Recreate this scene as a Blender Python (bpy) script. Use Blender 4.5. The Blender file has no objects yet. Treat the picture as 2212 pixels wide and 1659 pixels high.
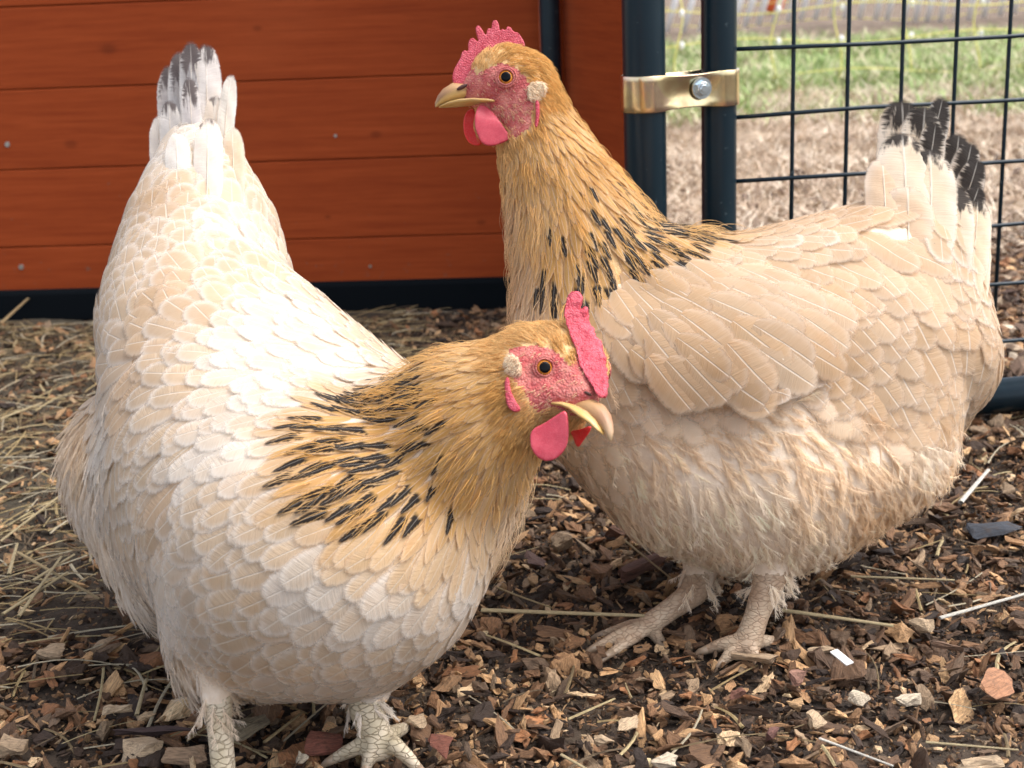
import bpy, bmesh, math, random
import numpy as np
from mathutils import Vector, Matrix, Quaternion
from mathutils.bvhtree import BVHTree
random.seed(7); rng = np.random.default_rng(11)
SC = bpy.context.scene
COL = SC.collection

# ------------------------------------------------------------------ camera, world, sun
FPX = 3200.0                      # focal length in units of a 2212 px wide picture
CAM_H, PITCH, ROLL = 0.444, math.radians(16.5), math.radians(-2.4)
cd = bpy.data.cameras.new('camera'); cam = bpy.data.objects.new('camera', cd); COL.objects.link(cam)
RM = Matrix.Rotation(math.pi/2-PITCH, 3, 'X') @ Matrix.Rotation(ROLL, 3, 'Z')
cam.matrix_world = Matrix.Translation((0, 0, CAM_H)) @ RM.to_4x4()
cd.lens = FPX/2212*36; cd.sensor_width = 36; cd.clip_start = 0.02; cd.clip_end = 500
cd.dof.use_dof = True; cd.dof.focus_distance = 0.90; cd.dof.aperture_fstop = 15
SC.camera = cam
SUN_EL, SUN_AZ = math.radians(60), math.radians(88)      # azimuth from +Y (ahead) towards +X (right)
w = bpy.data.worlds.new('World'); SC.world = w; w.use_nodes = True
nt = w.node_tree; bg = nt.nodes['Background']
sky = nt.nodes.new('ShaderNodeTexSky'); sky.sky_type = 'NISHITA'; sky.sun_disc = False
sky.sun_elevation = SUN_EL; sky.sun_rotation = SUN_AZ; sky.dust_density = 4.0; sky.air_density = 0.7; sky.ozone_density = 0.6
hs = nt.nodes.new('ShaderNodeHueSaturation'); hs.inputs['Saturation'].default_value = .45      # veiled, milky sky
nt.links.new(sky.outputs[0], hs.inputs['Color']); nt.links.new(hs.outputs[0], bg.inputs[0]); bg.inputs[1].default_value = 0.15
sd = bpy.data.lights.new('sun', 'SUN'); sd.energy = .52; sd.angle = math.radians(60); sd.color = (1, .97, .93)
sun = bpy.data.objects.new('sun', sd); COL.objects.link(sun)
sdir = Vector((math.sin(SUN_AZ)*math.cos(SUN_EL), math.cos(SUN_AZ)*math.cos(SUN_EL), math.sin(SUN_EL)))
sun.rotation_euler = sdir.to_track_quat('Z', 'Y').to_euler()
SC.view_settings.view_transform = 'Standard'; SC.view_settings.look = 'None'
SC.view_settings.exposure = 1.5; SC.view_settings.gamma = 1.0
SC.render.engine = 'CYCLES'
SC.cycles.transparent_max_bounces = 24; SC.cycles.max_bounces = 6; SC.cycles.diffuse_bounces = 4
SC.cycles.use_denoising = True
try: SC.cycles_curves.shape = 'RIBBONS'
except Exception: pass

CAMO = Vector((0, 0, CAM_H))
def P(x, y, d):
    """point seen at (x, y) of a 2212x1659 picture, d metres ahead of the lens"""
    return CAMO + RM @ Vector(((x-1106)/FPX*d, -(y-829.5)/FPX*d, -d))
def proj(p):
    l = RM.transposed() @ (Vector(p)-CAMO)
    return 1106 + l.x/-l.z*FPX, 829.5 - l.y/-l.z*FPX, -l.z
def G(x, y, z=0.0):
    v = P(x, y, 1)-CAMO
    return CAMO + v*((z-CAM_H)/v.z)
AX_R, AX_U, AX_B = RM.col[0].copy(), RM.col[1].copy(), RM.col[2].copy()   # right, up, back (towards the lens)

# ------------------------------------------------------------------ object helpers
def tag(o, label=None, cat=None, group=None, kind=None):
    if label: o['label'] = label
    if cat: o['category'] = cat
    if group: o['group'] = group
    if kind: o['kind'] = kind
    return o
def empty(name, loc, label, cat, group=None):
    o = bpy.data.objects.new(name, None); COL.objects.link(o); o.location = loc; o.empty_display_size = .02
    bpy.context.view_layer.update()
    return tag(o, label, cat, group)
def link(name, data, mat=None, parent=None):
    o = bpy.data.objects.new(name, data); COL.objects.link(o)
    if mat is not None:
        for m in (mat if isinstance(mat, (list, tuple)) else [mat]): data.materials.append(m)
    if parent is not None:
        o.parent = parent
        o.matrix_parent_inverse = Matrix.Translation(-world_loc(parent))
    return o
def world_loc(o):
    v = Vector(o.location)
    return v if o.parent is None else v     # parts keep world coordinates in their own frame (all parents unrotated)
def link_sub(name, data, mat, part):
    """sub-part of a part whose mesh is written in world coordinates"""
    o = bpy.data.objects.new(name, data); COL.objects.link(o)
    for m in (mat if isinstance(mat, (list, tuple)) else [mat]): data.materials.append(m)
    o.parent = part
    return o
def mesh_np(name, V, F, smooth=False):
    me = bpy.data.meshes.new(name)
    me.from_pydata([tuple(v) for v in V], [], [tuple(f) for f in F]); me.update()
    if smooth: me.polygons.foreach_set('use_smooth', [True]*len(me.polygons))
    return me
def bm_mesh(name, bm, smooth=False):
    bmesh.ops.recalc_face_normals(bm, faces=bm.faces[:])
    me = bpy.data.meshes.new(name); bm.to_mesh(me); bm.free()
    if smooth: me.polygons.foreach_set('use_smooth', [True]*len(me.polygons))
    return me
def add_box(bm, c, s, rot=None, bevel=0.0, seg=2):
    r = bmesh.ops.create_cube(bm, size=1.0); vs = r['verts']
    M = Matrix.Translation(c) @ (rot.to_4x4() if rot is not None else Matrix.Identity(4)) @ Matrix.Diagonal((*s, 1))
    bmesh.ops.transform(bm, matrix=M, verts=vs)
    if bevel > 0:
        es = list({e for v in vs for e in v.link_edges})
        bmesh.ops.bevel(bm, geom=es, offset=bevel, segments=seg, affect='EDGES', profile=.5)
def add_tube(bm, pts, rad, seg=10, cap=True):
    pts = [Vector(p) for p in pts]; n = len(pts)
    rad = list(rad) if hasattr(rad, '__len__') else [rad]*n
    rings = []; ref = None
    for i, p in enumerate(pts):
        t = (pts[min(i+1, n-1)]-pts[max(i-1, 0)]).normalized()
        if ref is None:
            ref = t.orthogonal().normalized()
        ref = (ref - t*ref.dot(t)).normalized(); b = t.cross(ref)
        rings.append([bm.verts.new(p + (ref*math.cos(a)+b*math.sin(a))*rad[i]) for a in [2*math.pi*k/seg for k in range(seg)]])
    for a, b_ in zip(rings, rings[1:]):
        for k in range(seg):
            bm.faces.new((a[k], a[(k+1) % seg], b_[(k+1) % seg], b_[k]))
    if cap:
        bm.faces.new(rings[0][::-1]); bm.faces.new(rings[-1])
def eval_mesh(me, voxel=None, smooth_it=0, fac=.5):
    o = bpy.data.objects.new('tmp', me); COL.objects.link(o)
    if voxel:
        m = o.modifiers.new('r', 'REMESH'); m.mode = 'VOXEL'; m.voxel_size = voxel; m.use_smooth_shade = True
    if smooth_it:
        s = o.modifiers.new('s', 'SMOOTH'); s.iterations = smooth_it; s.factor = fac
    dg = bpy.context.evaluated_depsgraph_get(); dg.update()
    res = bpy.data.meshes.new_from_object(o.evaluated_get(dg))
    bpy.data.objects.remove(o)
    return res
def slab(pts, thick_vec, voxel=.0008, it=4):
    """rounded slab: outline (world points), extruded along thick_vec and softened"""
    bm = bmesh.new()
    c = sum((Vector(p) for p in pts), Vector())/len(pts)
    h = Vector(thick_vec)/2
    a = [bm.verts.new(Vector(p)+h) for p in pts]; b = [bm.verts.new(Vector(p)-h) for p in pts]
    n = len(pts)
    from mathutils.geometry import tessellate_polygon
    tri = tessellate_polygon([[Vector(p) for p in pts]])
    for t in tri:
        bm.faces.new([a[i] for i in t]); bm.faces.new([b[i] for i in t][::-1])
    for i in range(n):
        bm.faces.new((a[i], b[i], b[(i+1) % n], a[(i+1) % n]))
    bmesh.ops.recalc_face_normals(bm, faces=bm.faces[:])
    me = bpy.data.meshes.new('slab'); bm.to_mesh(me); bm.free()
    return eval_mesh(me, voxel, it)
def rounded(pts, n=2):
    """Chaikin rounding of a closed outline"""
    for _ in range(n):
        q = []
        for i in range(len(pts)):
            a, b = Vector(pts[i]), Vector(pts[(i+1) % len(pts)])
            q += [a*.75+b*.25, a*.25+b*.75]
        pts = q
    return pts

# ------------------------------------------------------------------ material helper
class M:
    def __init__(s, name, rough=.6, **kw):
        s.m = bpy.data.materials.new(name); s.m.use_nodes = True
        s.t = s.m.node_tree; s.b = s.t.nodes['Principled BSDF']; s.out = s.t.nodes['Material Output']
        s.b.inputs['Roughness'].default_value = rough
        for k, v in kw.items(): s.b.inputs[k.replace('_', ' ')].default_value = v
    def n(s, typ, **kw):
        nd = s.t.nodes.new('ShaderNode'+typ)
        for k, v in kw.items():
            if isinstance(k, str) and hasattr(nd, k): setattr(nd, k, v)
        return nd
    def l(s, a, b): s.t.links.new(a, b); return s
    def val(s, sock, v):
        if hasattr(v, 'links') or isinstance(v, bpy.types.NodeSocket): s.l(v, sock)
        else: sock.default_value = v
    def math(s, op, a, b=0.0, c=0.0, clamp=False):
        nd = s.n('Math'); nd.operation = op; nd.use_clamp = clamp
        for i, v in enumerate((a, b, c)): s.val(nd.inputs[i], v)
        return nd.outputs[0]
    def mix(s, f, a, b, mode='MIX'):
        nd = s.n('MixRGB'); nd.blend_type = mode
        s.val(nd.inputs[0], f)
        for i, v in ((1, a), (2, b)):
            if isinstance(v, tuple) and len(v) == 3: v = (*v, 1)
            s.val(nd.inputs[i], v)
        return nd.outputs[0]
    def ramp(s, f, stops, interp='LINEAR'):
        nd = s.n('ValToRGB'); s.l(f, nd.inputs[0]); cr = nd.color_ramp; cr.interpolation = interp
        while len(cr.elements) < len(stops): cr.elements.new(.5)
        for e, (p, c) in zip(cr.elements, stops):
            e.position = p; e.color = (*c, 1) if len(c) == 3 else c
        return nd.outputs[0]
    def step(s, x, lo, hi):
        nd = s.n('MapRange'); nd.interpolation_type = 'SMOOTHSTEP'; s.val(nd.inputs[0], x)
        nd.inputs[1].default_value = lo; nd.inputs[2].default_value = hi
        return nd.outputs[0]
    def noise(s, vec=None, scale=5, detail=4, rough=.6, dist=0):
        nd = s.n('TexNoise'); nd.inputs['Scale'].default_value = scale; nd.inputs['Detail'].default_value = detail
        nd.inputs['Roughness'].default_value = rough; nd.inputs['Distortion'].default_value = dist
        if vec is not None: s.l(vec, nd.inputs['Vector'])
        return nd.outputs['Fac']
    def vec(s, scale=(1, 1, 1), src='Object', loc=(0, 0, 0)):
        tc = s.n('TexCoord'); mp = s.n('Mapping'); s.l(tc.outputs[src], mp.inputs[0])
        mp.inputs['Scale'].default_value = scale; mp.inputs['Location'].default_value = loc
        return mp.outputs[0]
    def attr(s, name, out='Color'):
        nd = s.n('Attribute'); nd.attribute_name = name; return nd.outputs[out]
    def bump(s, h, strength=.3, dist=.002):
        nd = s.n('Bump'); nd.inputs['Strength'].default_value = strength; nd.inputs['Distance'].default_value = dist
        s.l(h, nd.inputs['Height']); s.l(nd.outputs[0], s.b.inputs['Normal']); return s
    def color(s, c):
        if isinstance(c, tuple) and len(c) == 3: c = (*c, 1)
        s.val(s.b.inputs['Base Color'], c); return s
    def comb(s, x, y, z):
        nd = s.n('CombineXYZ')
        for i, v in enumerate((x, y, z)): s.val(nd.inputs[i], v)
        return nd.outputs[0]
    def sep(s, v):
        nd = s.n('SeparateXYZ'); s.l(v, nd.inputs[0]); return nd.outputs
from mathutils import noise as mn
# ------------------------------------------------------------------ ground
def hz(x, y):
    v = Vector((x*5, y*5, 0.3)); a = mn.noise(v)*.010 + mn.noise(v*3.1)*.005 + mn.noise(v*11)*.0025
    return a - .004 if y < 2.6 else a*2 - .004
def axis(lo, hi, step, far, g=1.18):
    c = list(np.arange(lo, hi+1e-6, step)); s = step; a = lo; left = []
    while a > -far: s *= g; a -= s; left.append(a)
    s = step; b = c[-1]; right = []
    while b < far: s *= g; b += s; right.append(b)
    return left[::-1]+c+right
gx = axis(-.95, 1.1, .008, 90); gy = [y for y in axis(.45, 2.3, .008, 140) if y > -6]
V = [(x, y, hz(x, y)) for y in gy for x in gx]; nx = len(gx)
F = [(j*nx+i, j*nx+i+1, (j+1)*nx+i+1, (j+1)*nx+i) for j in range(len(gy)-1) for i in range(nx-1)]
m = M('soil', .95)
v = m.vec(); X, Y, Z = m.sep(v)[0:3]
n1 = m.noise(v, 9, 6, .65); n2 = m.noise(v, 90, 5, .7); n3 = m.noise(v, 420, 3, .6)
soil = m.ramp(n1, [(.3, (.022, .014, .009)), (.5, (.045, .030, .019)), (.7, (.08, .056, .036))])
soil = m.mix(m.step(n2, .55, .75), soil, (.13, .09, .055)); soil = m.mix(m.step(n2, .5, .3), soil, (.010, .006, .004))
leftm = m.math('MULTIPLY', m.step(X, -.1, -.35), m.step(Y, .95, 1.25))
soil = m.mix(m.math('MULTIPLY', leftm, .5), soil, (.11, .095, .06))
# beyond the fence: grey mulch, straw coloured dry grass, green turf, tan field
nf = m.noise(v, 1.3, 5, .6); nd = m.noise(v, 14, 5, .7)
yy = m.math('ADD', Y, m.math('MULTIPLY', m.math('SUBTRACT', nf, .5), 1.2))
dry = m.mix(m.step(nd, .35, .65), (.22, .15, .09), (.48, .37, .26))
green = m.mix(m.step(nd, .4, .7), (.15, .20, .06), (.36, .40, .18))
green = m.mix(m.step(nf, .5, .62), green, (.50, .40, .28))
tan = m.mix(m.step(nd, .4, .7), (.13, .09, .06), (.24, .18, .13))
c = m.mix(m.step(yy, 2.0, 2.5), soil, dry); c = m.mix(m.step(yy, 3.6, 4.1), c, green); c = m.mix(m.step(yy, 6.3, 6.9), c, tan)
m.color(c)
bh = m.math('ADD', m.math('MULTIPLY', n2, 1.0), m.math('MULTIPLY', n3, .4)); m.bump(bh, .9, .004)
ground = tag(link('ground', mesh_np('ground', V, F, True), m.m), kind='structure')

# ------------------------------------------------------------------ mulch chips and straw
def wood_mat():
    m = M('chip wood', .8)
    base = m.attr('fcol'); loc = m.attr('loc', 'Vector')
    mp = m.n('Mapping'); m.l(loc, mp.inputs[0]); mp.inputs['Scale'].default_value = (.6, 5, 5)
    g = m.noise(mp.outputs[0], 3, 4, .7); b2 = m.noise(loc, 2.2, 4, .7)
    c = m.mix(m.step(g, .35, .7), base, m.mix(.55, base, (.02, .012, .008)))
    c = m.mix(m.math('MULTIPLY', m.step(b2, .52, .7), .45), c, (.05, .03, .018))
    m.color(c).bump(m.math('ADD', g, b2), .8, .0015); return m.m
WOOD = wood_mat()
CHIPCOL = [(.56,.39,.22), (.44,.29,.155), (.29,.18,.095), (.66,.52,.34), (.17,.10,.055), (.10,.060,.034), (.055,.034,.021), (.20,.115,.060), (.13,.092,.062), (.035,.022,.015), (.30,.15,.07), (.26,.20,.135), (.025,.017,.013)]
CHIPW = [6, 10, 12, 3, 13, 12, 9, 8, 8, 7, 7, 6, 5]
def hull_template(asp, n, seed, frac=0.0):
    r = random.Random(seed); bm = bmesh.new()
    for _ in range(n):
        p = Vector((r.uniform(-1, 1), r.uniform(-1, 1), r.uniform(-1, 1)))
        if abs(p.x) > .7: p.y *= .6
        bm.verts.new((p.x*asp[0], p.y*asp[1], p.z*asp[2]))
    bmesh.ops.convex_hull(bm, input=bm.verts[:])
    loose = [v for v in bm.verts if not v.link_faces]; bmesh.ops.delete(bm, geom=loose, context='VERTS')
    if frac:
        bmesh.ops.subdivide_edges(bm, edges=bm.edges[:], cuts=2, use_grid_fill=True)
        bmesh.ops.triangulate(bm, faces=bm.faces[:])
        for v_ in bm.verts:
            d = mn.noise(v_.co*1.3+Vector((seed, 0, 0)))*frac + mn.noise(Vector((v_.co.x*1.2, v_.co.y*6, v_.co.z*6+seed)))*frac*.8
            v_.co += v_.co.normalized()*d
    bm.verts.index_update()
    V = np.array([v_.co[:] for v_ in bm.verts]); F = np.array([[x.index for x in f.verts] for f in bm.faces if len(f.verts) == 3])
    bm.free(); return V, F
def rot_mats(n, tilt):
    a = rng.uniform(0, 2*np.pi, n); t = rng.normal(0, tilt, n); s = rng.normal(0, tilt, n)
    ca, sa, ct, st, cs, ss = np.cos(a), np.sin(a), np.cos(t), np.sin(t), np.cos(s), np.sin(s); o = np.zeros(n); i = np.ones(n)
    Rz = np.array([[ca, -sa, o], [sa, ca, o], [o, o, i]]).transpose(2, 0, 1)
    Rx = np.array([[i, o, o], [o, ct, -st], [o, st, ct]]).transpose(2, 0, 1)
    Ry = np.array([[cs, o, ss], [o, i, o], [-ss, o, cs]]).transpose(2, 0, 1)
    return Rz @ Rx @ Ry
def scatter(name, pos, size, tilt, temps, cols, mat, jit=.25):
    Vs, Fs, Cs, Ls = [], [], [], []; off = 0; n = len(pos)
    R = rot_mats(n, tilt); which = rng.integers(0, len(temps), n)
    for k, (tv, tf) in enumerate(temps):
        idx = np.where(which == k)[0]
        if not len(idx): continue
        v = np.einsum('nij,vj->nvi', R[idx], tv)*size[idx, None, None] + pos[idx, None, :]
        Vs.append(v.reshape(-1, 3)); f = tf[None]+(np.arange(len(idx))*len(tv))[:, None, None]+off
        Fs.append(f.reshape(-1, 3)); off += len(idx)*len(tv)
        Cs.append(np.repeat(cols[idx], len(tv), 0)); Ls.append((tv[None]+rng.uniform(-50, 50, (len(idx), 1, 3))).reshape(-1, 3))
    V, F, C, L = map(np.concatenate, (Vs, Fs, Cs, Ls))
    return np_mesh(name, V, F, C, L, mat)
def np_mesh(name, V, F, C, L, mat, smooth=False, k=3):
    me = bpy.data.meshes.new(name); me.vertices.add(len(V)); me.vertices.foreach_set('co', V.ravel().astype(np.float32))
    me.loops.add(F.size); me.loops.foreach_set('vertex_index', F.ravel().astype(np.int32))
    me.polygons.add(len(F)); me.polygons.foreach_set('loop_start', np.arange(0, F.size, k, dtype=np.int32))
    me.polygons.foreach_set('loop_total', np.full(len(F), k, dtype=np.int32))
    a = me.attributes.new('fcol', 'FLOAT_COLOR', 'POINT')
    if C.shape[1] == 3: C = np.hstack([C, np.ones((len(C), 1))])
    a.data.foreach_set('color', C.ravel().astype(np.float32))
    b = me.attributes.new('loc', 'FLOAT_VECTOR', 'POINT'); b.data.foreach_set('vector', L.ravel().astype(np.float32))
    me.update(calc_edges=True); me.validate()
    me.polygons.foreach_set('use_smooth', [smooth]*len(me.polygons))
    return me
def pick_cols(n, cols, w, jit=.3):
    w = np.array(w, float); c = np.array(cols)[rng.choice(len(cols), n, p=w/w.sum())]
    return np.clip(c*np.array([1.32, 1.17, 1.02])*rng.uniform(1-jit, 1+jit, (n, 1)), 0, 1)
def field(n, y0, y1, margin=.12, xmax=None, dens=None):
    """random ground points in the wedge the lens and a step to either side can see"""
    out = []
    while len(out) < n:
        y = math.sqrt(rng.uniform(y0*y0, y1*y1)); hw = .36*y+margin; x = rng.uniform(-hw, hw)
        if xmax and x > xmax: continue
        if dens is not None and rng.random() > dens(x, y): continue
        out.append((x, y))
    return out
def chip_dens(x, y):
    if y > 1.84 and x < .1: return 0
    if x < -.05 and y > .92: return .22
    return 1
temps = [hull_template(a, 11, 30+i, 0) for i, a in enumerate([(1, .55, .25), (1, .7, .3), (1, .4, .3), (1, .85, .45), (1, .3, .2), (1, .6, .15), (1, .75, .6), (1, .5, .4)])]
temps2 = [hull_template(a, 16, 60+i, .24) for i, a in enumerate([(1, .5, .18), (1, .7, .25), (1, .32, .2), (1, .8, .45), (1, .45, .14), (1.3, .25, .18), (1, .6, .3), (1.5, .3, .12)])]
pts = field(25000, .52, 2.15, dens=chip_dens)
size = np.clip(rng.lognormal(math.log(.0058), .46, len(pts)), .002, .015)
pos = np.array([(x, y, hz(x, y)+rng.uniform(-.001, .009)) for x, y in pts])
me1 = scatter('wood_chips', pos, size, .45, temps2, pick_cols(len(pts), CHIPCOL, CHIPW), WOOD)
tag(link('wood_chips', me1, WOOD), 'loose brown and tan wood chip mulch covering the run floor', 'mulch', kind='stuff')
pts = field(110000, .52, 2.1, dens=lambda x, y: .45 if chip_dens(x, y) < 1 and chip_dens(x, y) > 0 else chip_dens(x, y))
size = np.clip(rng.lognormal(math.log(.0017), .45, len(pts)), .0006, .005)
pos = np.array([(x, y, hz(x, y)+rng.uniform(-.001, .006)) for x, y in pts])
me2 = scatter('mulch_crumbs', pos, size, .8, temps, pick_cols(len(pts), CHIPCOL, [5, 6, 9, 3, 10, 12, 14, 6, 8, 14, 2, 6, 12]), WOOD)
tag(link('mulch_crumbs', me2, WOOD), 'fine dark bark crumbs and soil between the wood chips', 'mulch', kind='stuff')

def straw_mesh(name, items, seg=4, flat=.55):
    """items: (start, end, radius, colour, bend)"""
    V, F, C, L = [], [], [], []
    for a, b, r, c, bend in items:
        a, b = np.array(a), np.array(b); d = b-a; ln = np.linalg.norm(d); d = d/max(ln, 1e-6)
        s = np.cross(d, (0, 0, 1)); s /= (np.linalg.norm(s)+1e-9); u = np.cross(s, d); base = len(V); K = 6
        for i in range(K):
            t = i/(K-1); p = a+(b-a)*t + s*bend[0]*math.sin(math.pi*t)+u*bend[1]*math.sin(math.pi*t)
            rr = r*(1-.25*t)
            for k in range(seg):
                an = 2*math.pi*k/seg
                V.append(p+s*math.cos(an)*rr+u*math.sin(an)*rr*flat); C.append(c); L.append((t*ln*150+base, k*.4, base*.37))
        for i in range(K-1):
            for k in range(seg):
                F.append((base+i*seg+k, base+i*seg+(k+1) % seg, base+(i+1)*seg+(k+1) % seg, base+(i+1)*seg+k))
    return np_mesh(name, np.array(V), np.array(F), np.array(C), np.array(L), None, k=4)
STRAWC = [(.50,.37,.17), (.58,.46,.24), (.38,.27,.12), (.24,.17,.08), (.58,.50,.34), (.16,.11,.06)]
items = []
def st_dens(x, y):
    if y > 1.86 and x < .1: return 0
    if x < -.12 and y > .85: return 1
    if x < -.12: return .35
    return .10
for x, y in field(2500, .55, 2.1, dens=st_dens):
    ln = rng.uniform(.012, .075); an = rng.normal(.5, 1.0); dx, dy = math.cos(an)*ln, math.sin(an)*ln
    z = hz(x, y)+.005+rng.uniform(0, .006); z2 = hz(x+dx, y+dy)+.005+rng.uniform(0, .006)
    if y+dy > 1.86: continue
    items.append(((x, y, z), (x+dx, y+dy, z2), rng.uniform(.0005, .0014), STRAWC[rng.integers(0, 6)], (rng.normal(0, .04)*ln, abs(rng.normal(0, .04))*ln)))
tag(link('straw_litter', straw_mesh('straw_litter', items), WOOD), 'thin broken straw and hay stems strewn over the soil', 'straw', kind='stuff')

# ---- single straws and chips one can point at
def lone_straw(a, b, wpx, col, label, z=.011, bend=(0, 0), group='single straws lying on the mulch'):
    z += .004; A, B = G(*a, z), G(*b, z); c = (A+B)/2; r = wpx/2*proj(c)[2]/FPX
    ln = (B-A).length
    it = [(A-c, B-c, r, col, (bend[0]*ln, bend[1]*ln))]
    o = link('straw', straw_mesh('straw', it, 8, .6), WOOD); o.location = c
    o.data.polygons.foreach_set('use_smooth', [True]*len(o.data.polygons))
    tag(o, label, 'straw', group)
S1, S2, S3 = (.60,.48,.27), (.78,.74,.64), (.46,.34,.17)
lone_straw((1040,1318), (1392,1330), 14, S1, 'long thick straw lying level from the front hen\'s breast to the lifted foot', .014)
lone_straw((1690,1318), (1930,1352), 13, S1, 'thick straw just right of the standing leg of the walking hen', .014)
lone_straw((1838,1245), (2062,1253), 8, S1, 'thin yellow straw lying below the fluffy rear of the walking hen', .014)
lone_straw((2030,1335), (2214,1283), 11, S2, 'pale almost white split straw at the right edge of the mulch', .016)
lone_straw((1770,1595), (1930,1655), 8, S2, 'thin pale straw slanting down at the bottom right centre', .014)
lone_straw((2000,1603), (2200,1620), 8, S1, 'thin straw near the bottom right corner', .014)
lone_straw((2075,1085), (2135,1015), 12, S2, 'pale straw leaning up behind the fluffy rear of the walking hen', .014)
lone_straw((1350,1168), (1460,1258), 6, S3, 'thin brown straw slanting down under the belly of the walking hen', .016)
lone_straw((1072,1268), (1190,1312), 6, S3, 'thin curved brown straw right of the front hen\'s breast', .014, (.06, .03))
lone_straw((5,1327), (146,1236), 9, S1, 'yellow straw pointing up to the right near the left edge, lowest of the crossed ones', .02)
lone_straw((38,1193), (216,1294), 9, S3, 'brown straw slanting down to the right, crossing three yellow ones', .016)
lone_straw((70,1255), (160,1198), 9, S1, 'short yellow straw uppermost of the crossed bunch at left', .02)
lone_straw((40,1332), (132,1203), 9, S1, 'steep yellow straw in the middle of the crossed bunch at left', .024)
lone_straw((19,1241), (37,1174), 9, S1, 'short upright looking straw at the left edge above the crossed bunch', .014)
lone_straw((295,1545), (316,1467), 10, S1, 'short straw pointing away between the left edge and the front leg', .014)
lone_straw((571,1603), (653,1539), 9, S3, 'greyish straw under the breast between the two legs of the front hen', .014)
lone_straw((0,905), (90,870), 7, S1, 'yellow straw high at the left edge beside the hen\'s fluff', .014)
lone_straw((0,1170), (130,1070), 7, S1, 'long thin straw left of the front hen\'s lower fluff', .014)
lone_straw((1212,1630), (1268,1662), 9, S1, 'stubby straw at the bottom edge near the middle', .014)
lone_straw((0,700), (66,640), 9, S3, 'brown straw leaning against the dark rail at far left', .02)

_chips = {}
def lone_chip(x, y, rpx, asp, col, label, rz=0, tilt=(0, 0), seed=1, z=.010, cat='wood chip', name='wood_chip', group='large wood chips on the mulch', n=15, frac=.2):
    c = G(x, y, z); r = rpx*proj(c)[2]/FPX
    tv, tf = hull_template(asp, n, 100+seed, frac)
    C = np.repeat(np.array([col]), len(tv), 0); 
    o = link(name, np_mesh(name, tv*r, tf, C, tv*1.0+seed, None), WOOD)
    o.location = c; o.rotation_euler = (tilt[0], tilt[1], rz); tag(o, label, cat, group)
TAN, TAN2, RED, DK, PALE, RUST = (.55,.40,.25), (.44,.31,.19), (.24,.08,.05), (.07,.04,.035), (.66,.55,.40), (.38,.18,.09)
lone_chip(307, 1611, 52, (1, .75, .55), TAN, 'big chunky tan wood chip left of the front hen\'s near leg', .3, (.3, .1), 1)
lone_chip(902, 1553, 42, (1, .8, .5), TAN, 'upright ragged tan chip touching the front hen\'s far foot', .9, (.7, .2), 2)
lone_chip(29, 1611, 34, (1, .8, .7), TAN2, 'rounded grey tan lump at the left edge near the bottom', .2, (0, 0), 3)
lone_chip(101, 1409, 42, (1, .55, .4), TAN2, 'ribbed pinkish tan chip lying alone in the soil at left', .2, (.2, 0), 4)
lone_chip(240, 1535, 46, (1, .35, .25), TAN, 'narrow tan sliver above the big chunky chip at left', .1, (0, 0), 5)
lone_chip(330, 1575, 110, (1, .2, .12), DK, 'long black bark strip above the big chunky chip', -.05, (.1, 0), 6)
lone_chip(403, 1632, 62, (1, .4, .3), (.34,.22,.13), 'brown bark piece against the front hen\'s near leg', -.1, (.2, 0), 7)
lone_chip(696, 1612, 46, (1, .8, .16), RED, 'flat dark red painted chip between the front hen\'s legs', .4, (.8, .1), 8)
lone_chip(952, 1612, 34, (.8, 1, .2), RED, 'smaller dark red chip right of the front hen\'s far foot', .2, (.7, .1), 9)
lone_chip(650, 1640, 20, (1, .8, .5), PALE, 'small pale cream chip left of the flat red chip', .4, (.3, 0), 10)
lone_chip(540, 1575, 60, (1, .6, .2), (.30,.24,.15), 'flat dull olive tan chip beside the front hen\'s near leg', .8, (.2, 0), 11)
lone_chip(1764, 1556, 40, (1, .6, .45), TAN, 'tan chip with two lobes at the lower right centre', .9, (.3, 0), 12)
lone_chip(1860, 1506, 30, (1, .65, .5), PALE, 'pale oval chip up and right of the tan chip with two lobes', .2, (.2, 0), 13)
lone_chip(1962, 1514, 36, (1, .5, .35), PALE, 'ragged pale chip left of the rust coloured bark', .3, (.3, 0), 14)
lone_chip(2150, 1490, 78, (1, .55, .3), RUST, 'large rust brown bark piece at the right edge', .8, (.5, .1), 15)
lone_chip(1998, 1348, 36, (1, .7, .6), TAN, 'tan knobbly chip left of the pale split straw', .1, (.2, 0), 16)
lone_chip(1777, 1403, 34, (1, .4, .3), TAN, 'tan chip just left of the short white strip', 0, (.2, 0), 17)
lone_chip(1632, 1418, 60, (1, .28, .2), TAN2, 'long tan sliver right in front of the standing foot', -.2, (.1, 0), 18)
lone_chip(1720, 1460, 26, (1, .8, .7), (.38,.20,.14), 'pinkish brown block below the tan sliver', .3, (0, 0), 19)
lone_chip(1598, 1498, 24, (1, .6, .5), (.28,.12,.08), 'reddish brown chip below the lifted foot\'s right side', .4, (0, 0), 20)
lone_chip(1670, 1585, 22, (1, .8, .6), (.20,.09,.07), 'dark purple brown chip left of the two lobed chip', .8, (0, 0), 21)
lone_chip(1361, 1566, 36, (1, .6, .4), TAN, 'flat tan chip just above the orange tan curled chip near the bottom edge', .9, (.3, 0), 22)
lone_chip(1312, 1606, 36, (1, .45, .4), TAN, 'orange tan curled chip near the bottom edge', -.6, (.2, 0), 23)
lone_chip(1431, 1645, 36, (1, .6, .4), PALE, 'pale chip cut by the bottom edge near the middle', .3, (.2, 0), 24)
lone_chip(1213, 1172, 34, (1, .9, .7), TAN2, 'fibrous tan lump just right of the front hen\'s breast', 1.2, (.2, 0), 25)
lone_chip(1160, 1210, 44, (1, .45, .4), (.17,.10,.08), 'dark purple brown bark left of the fibrous tan lump', -.9, (.2, 0), 26)
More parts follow.
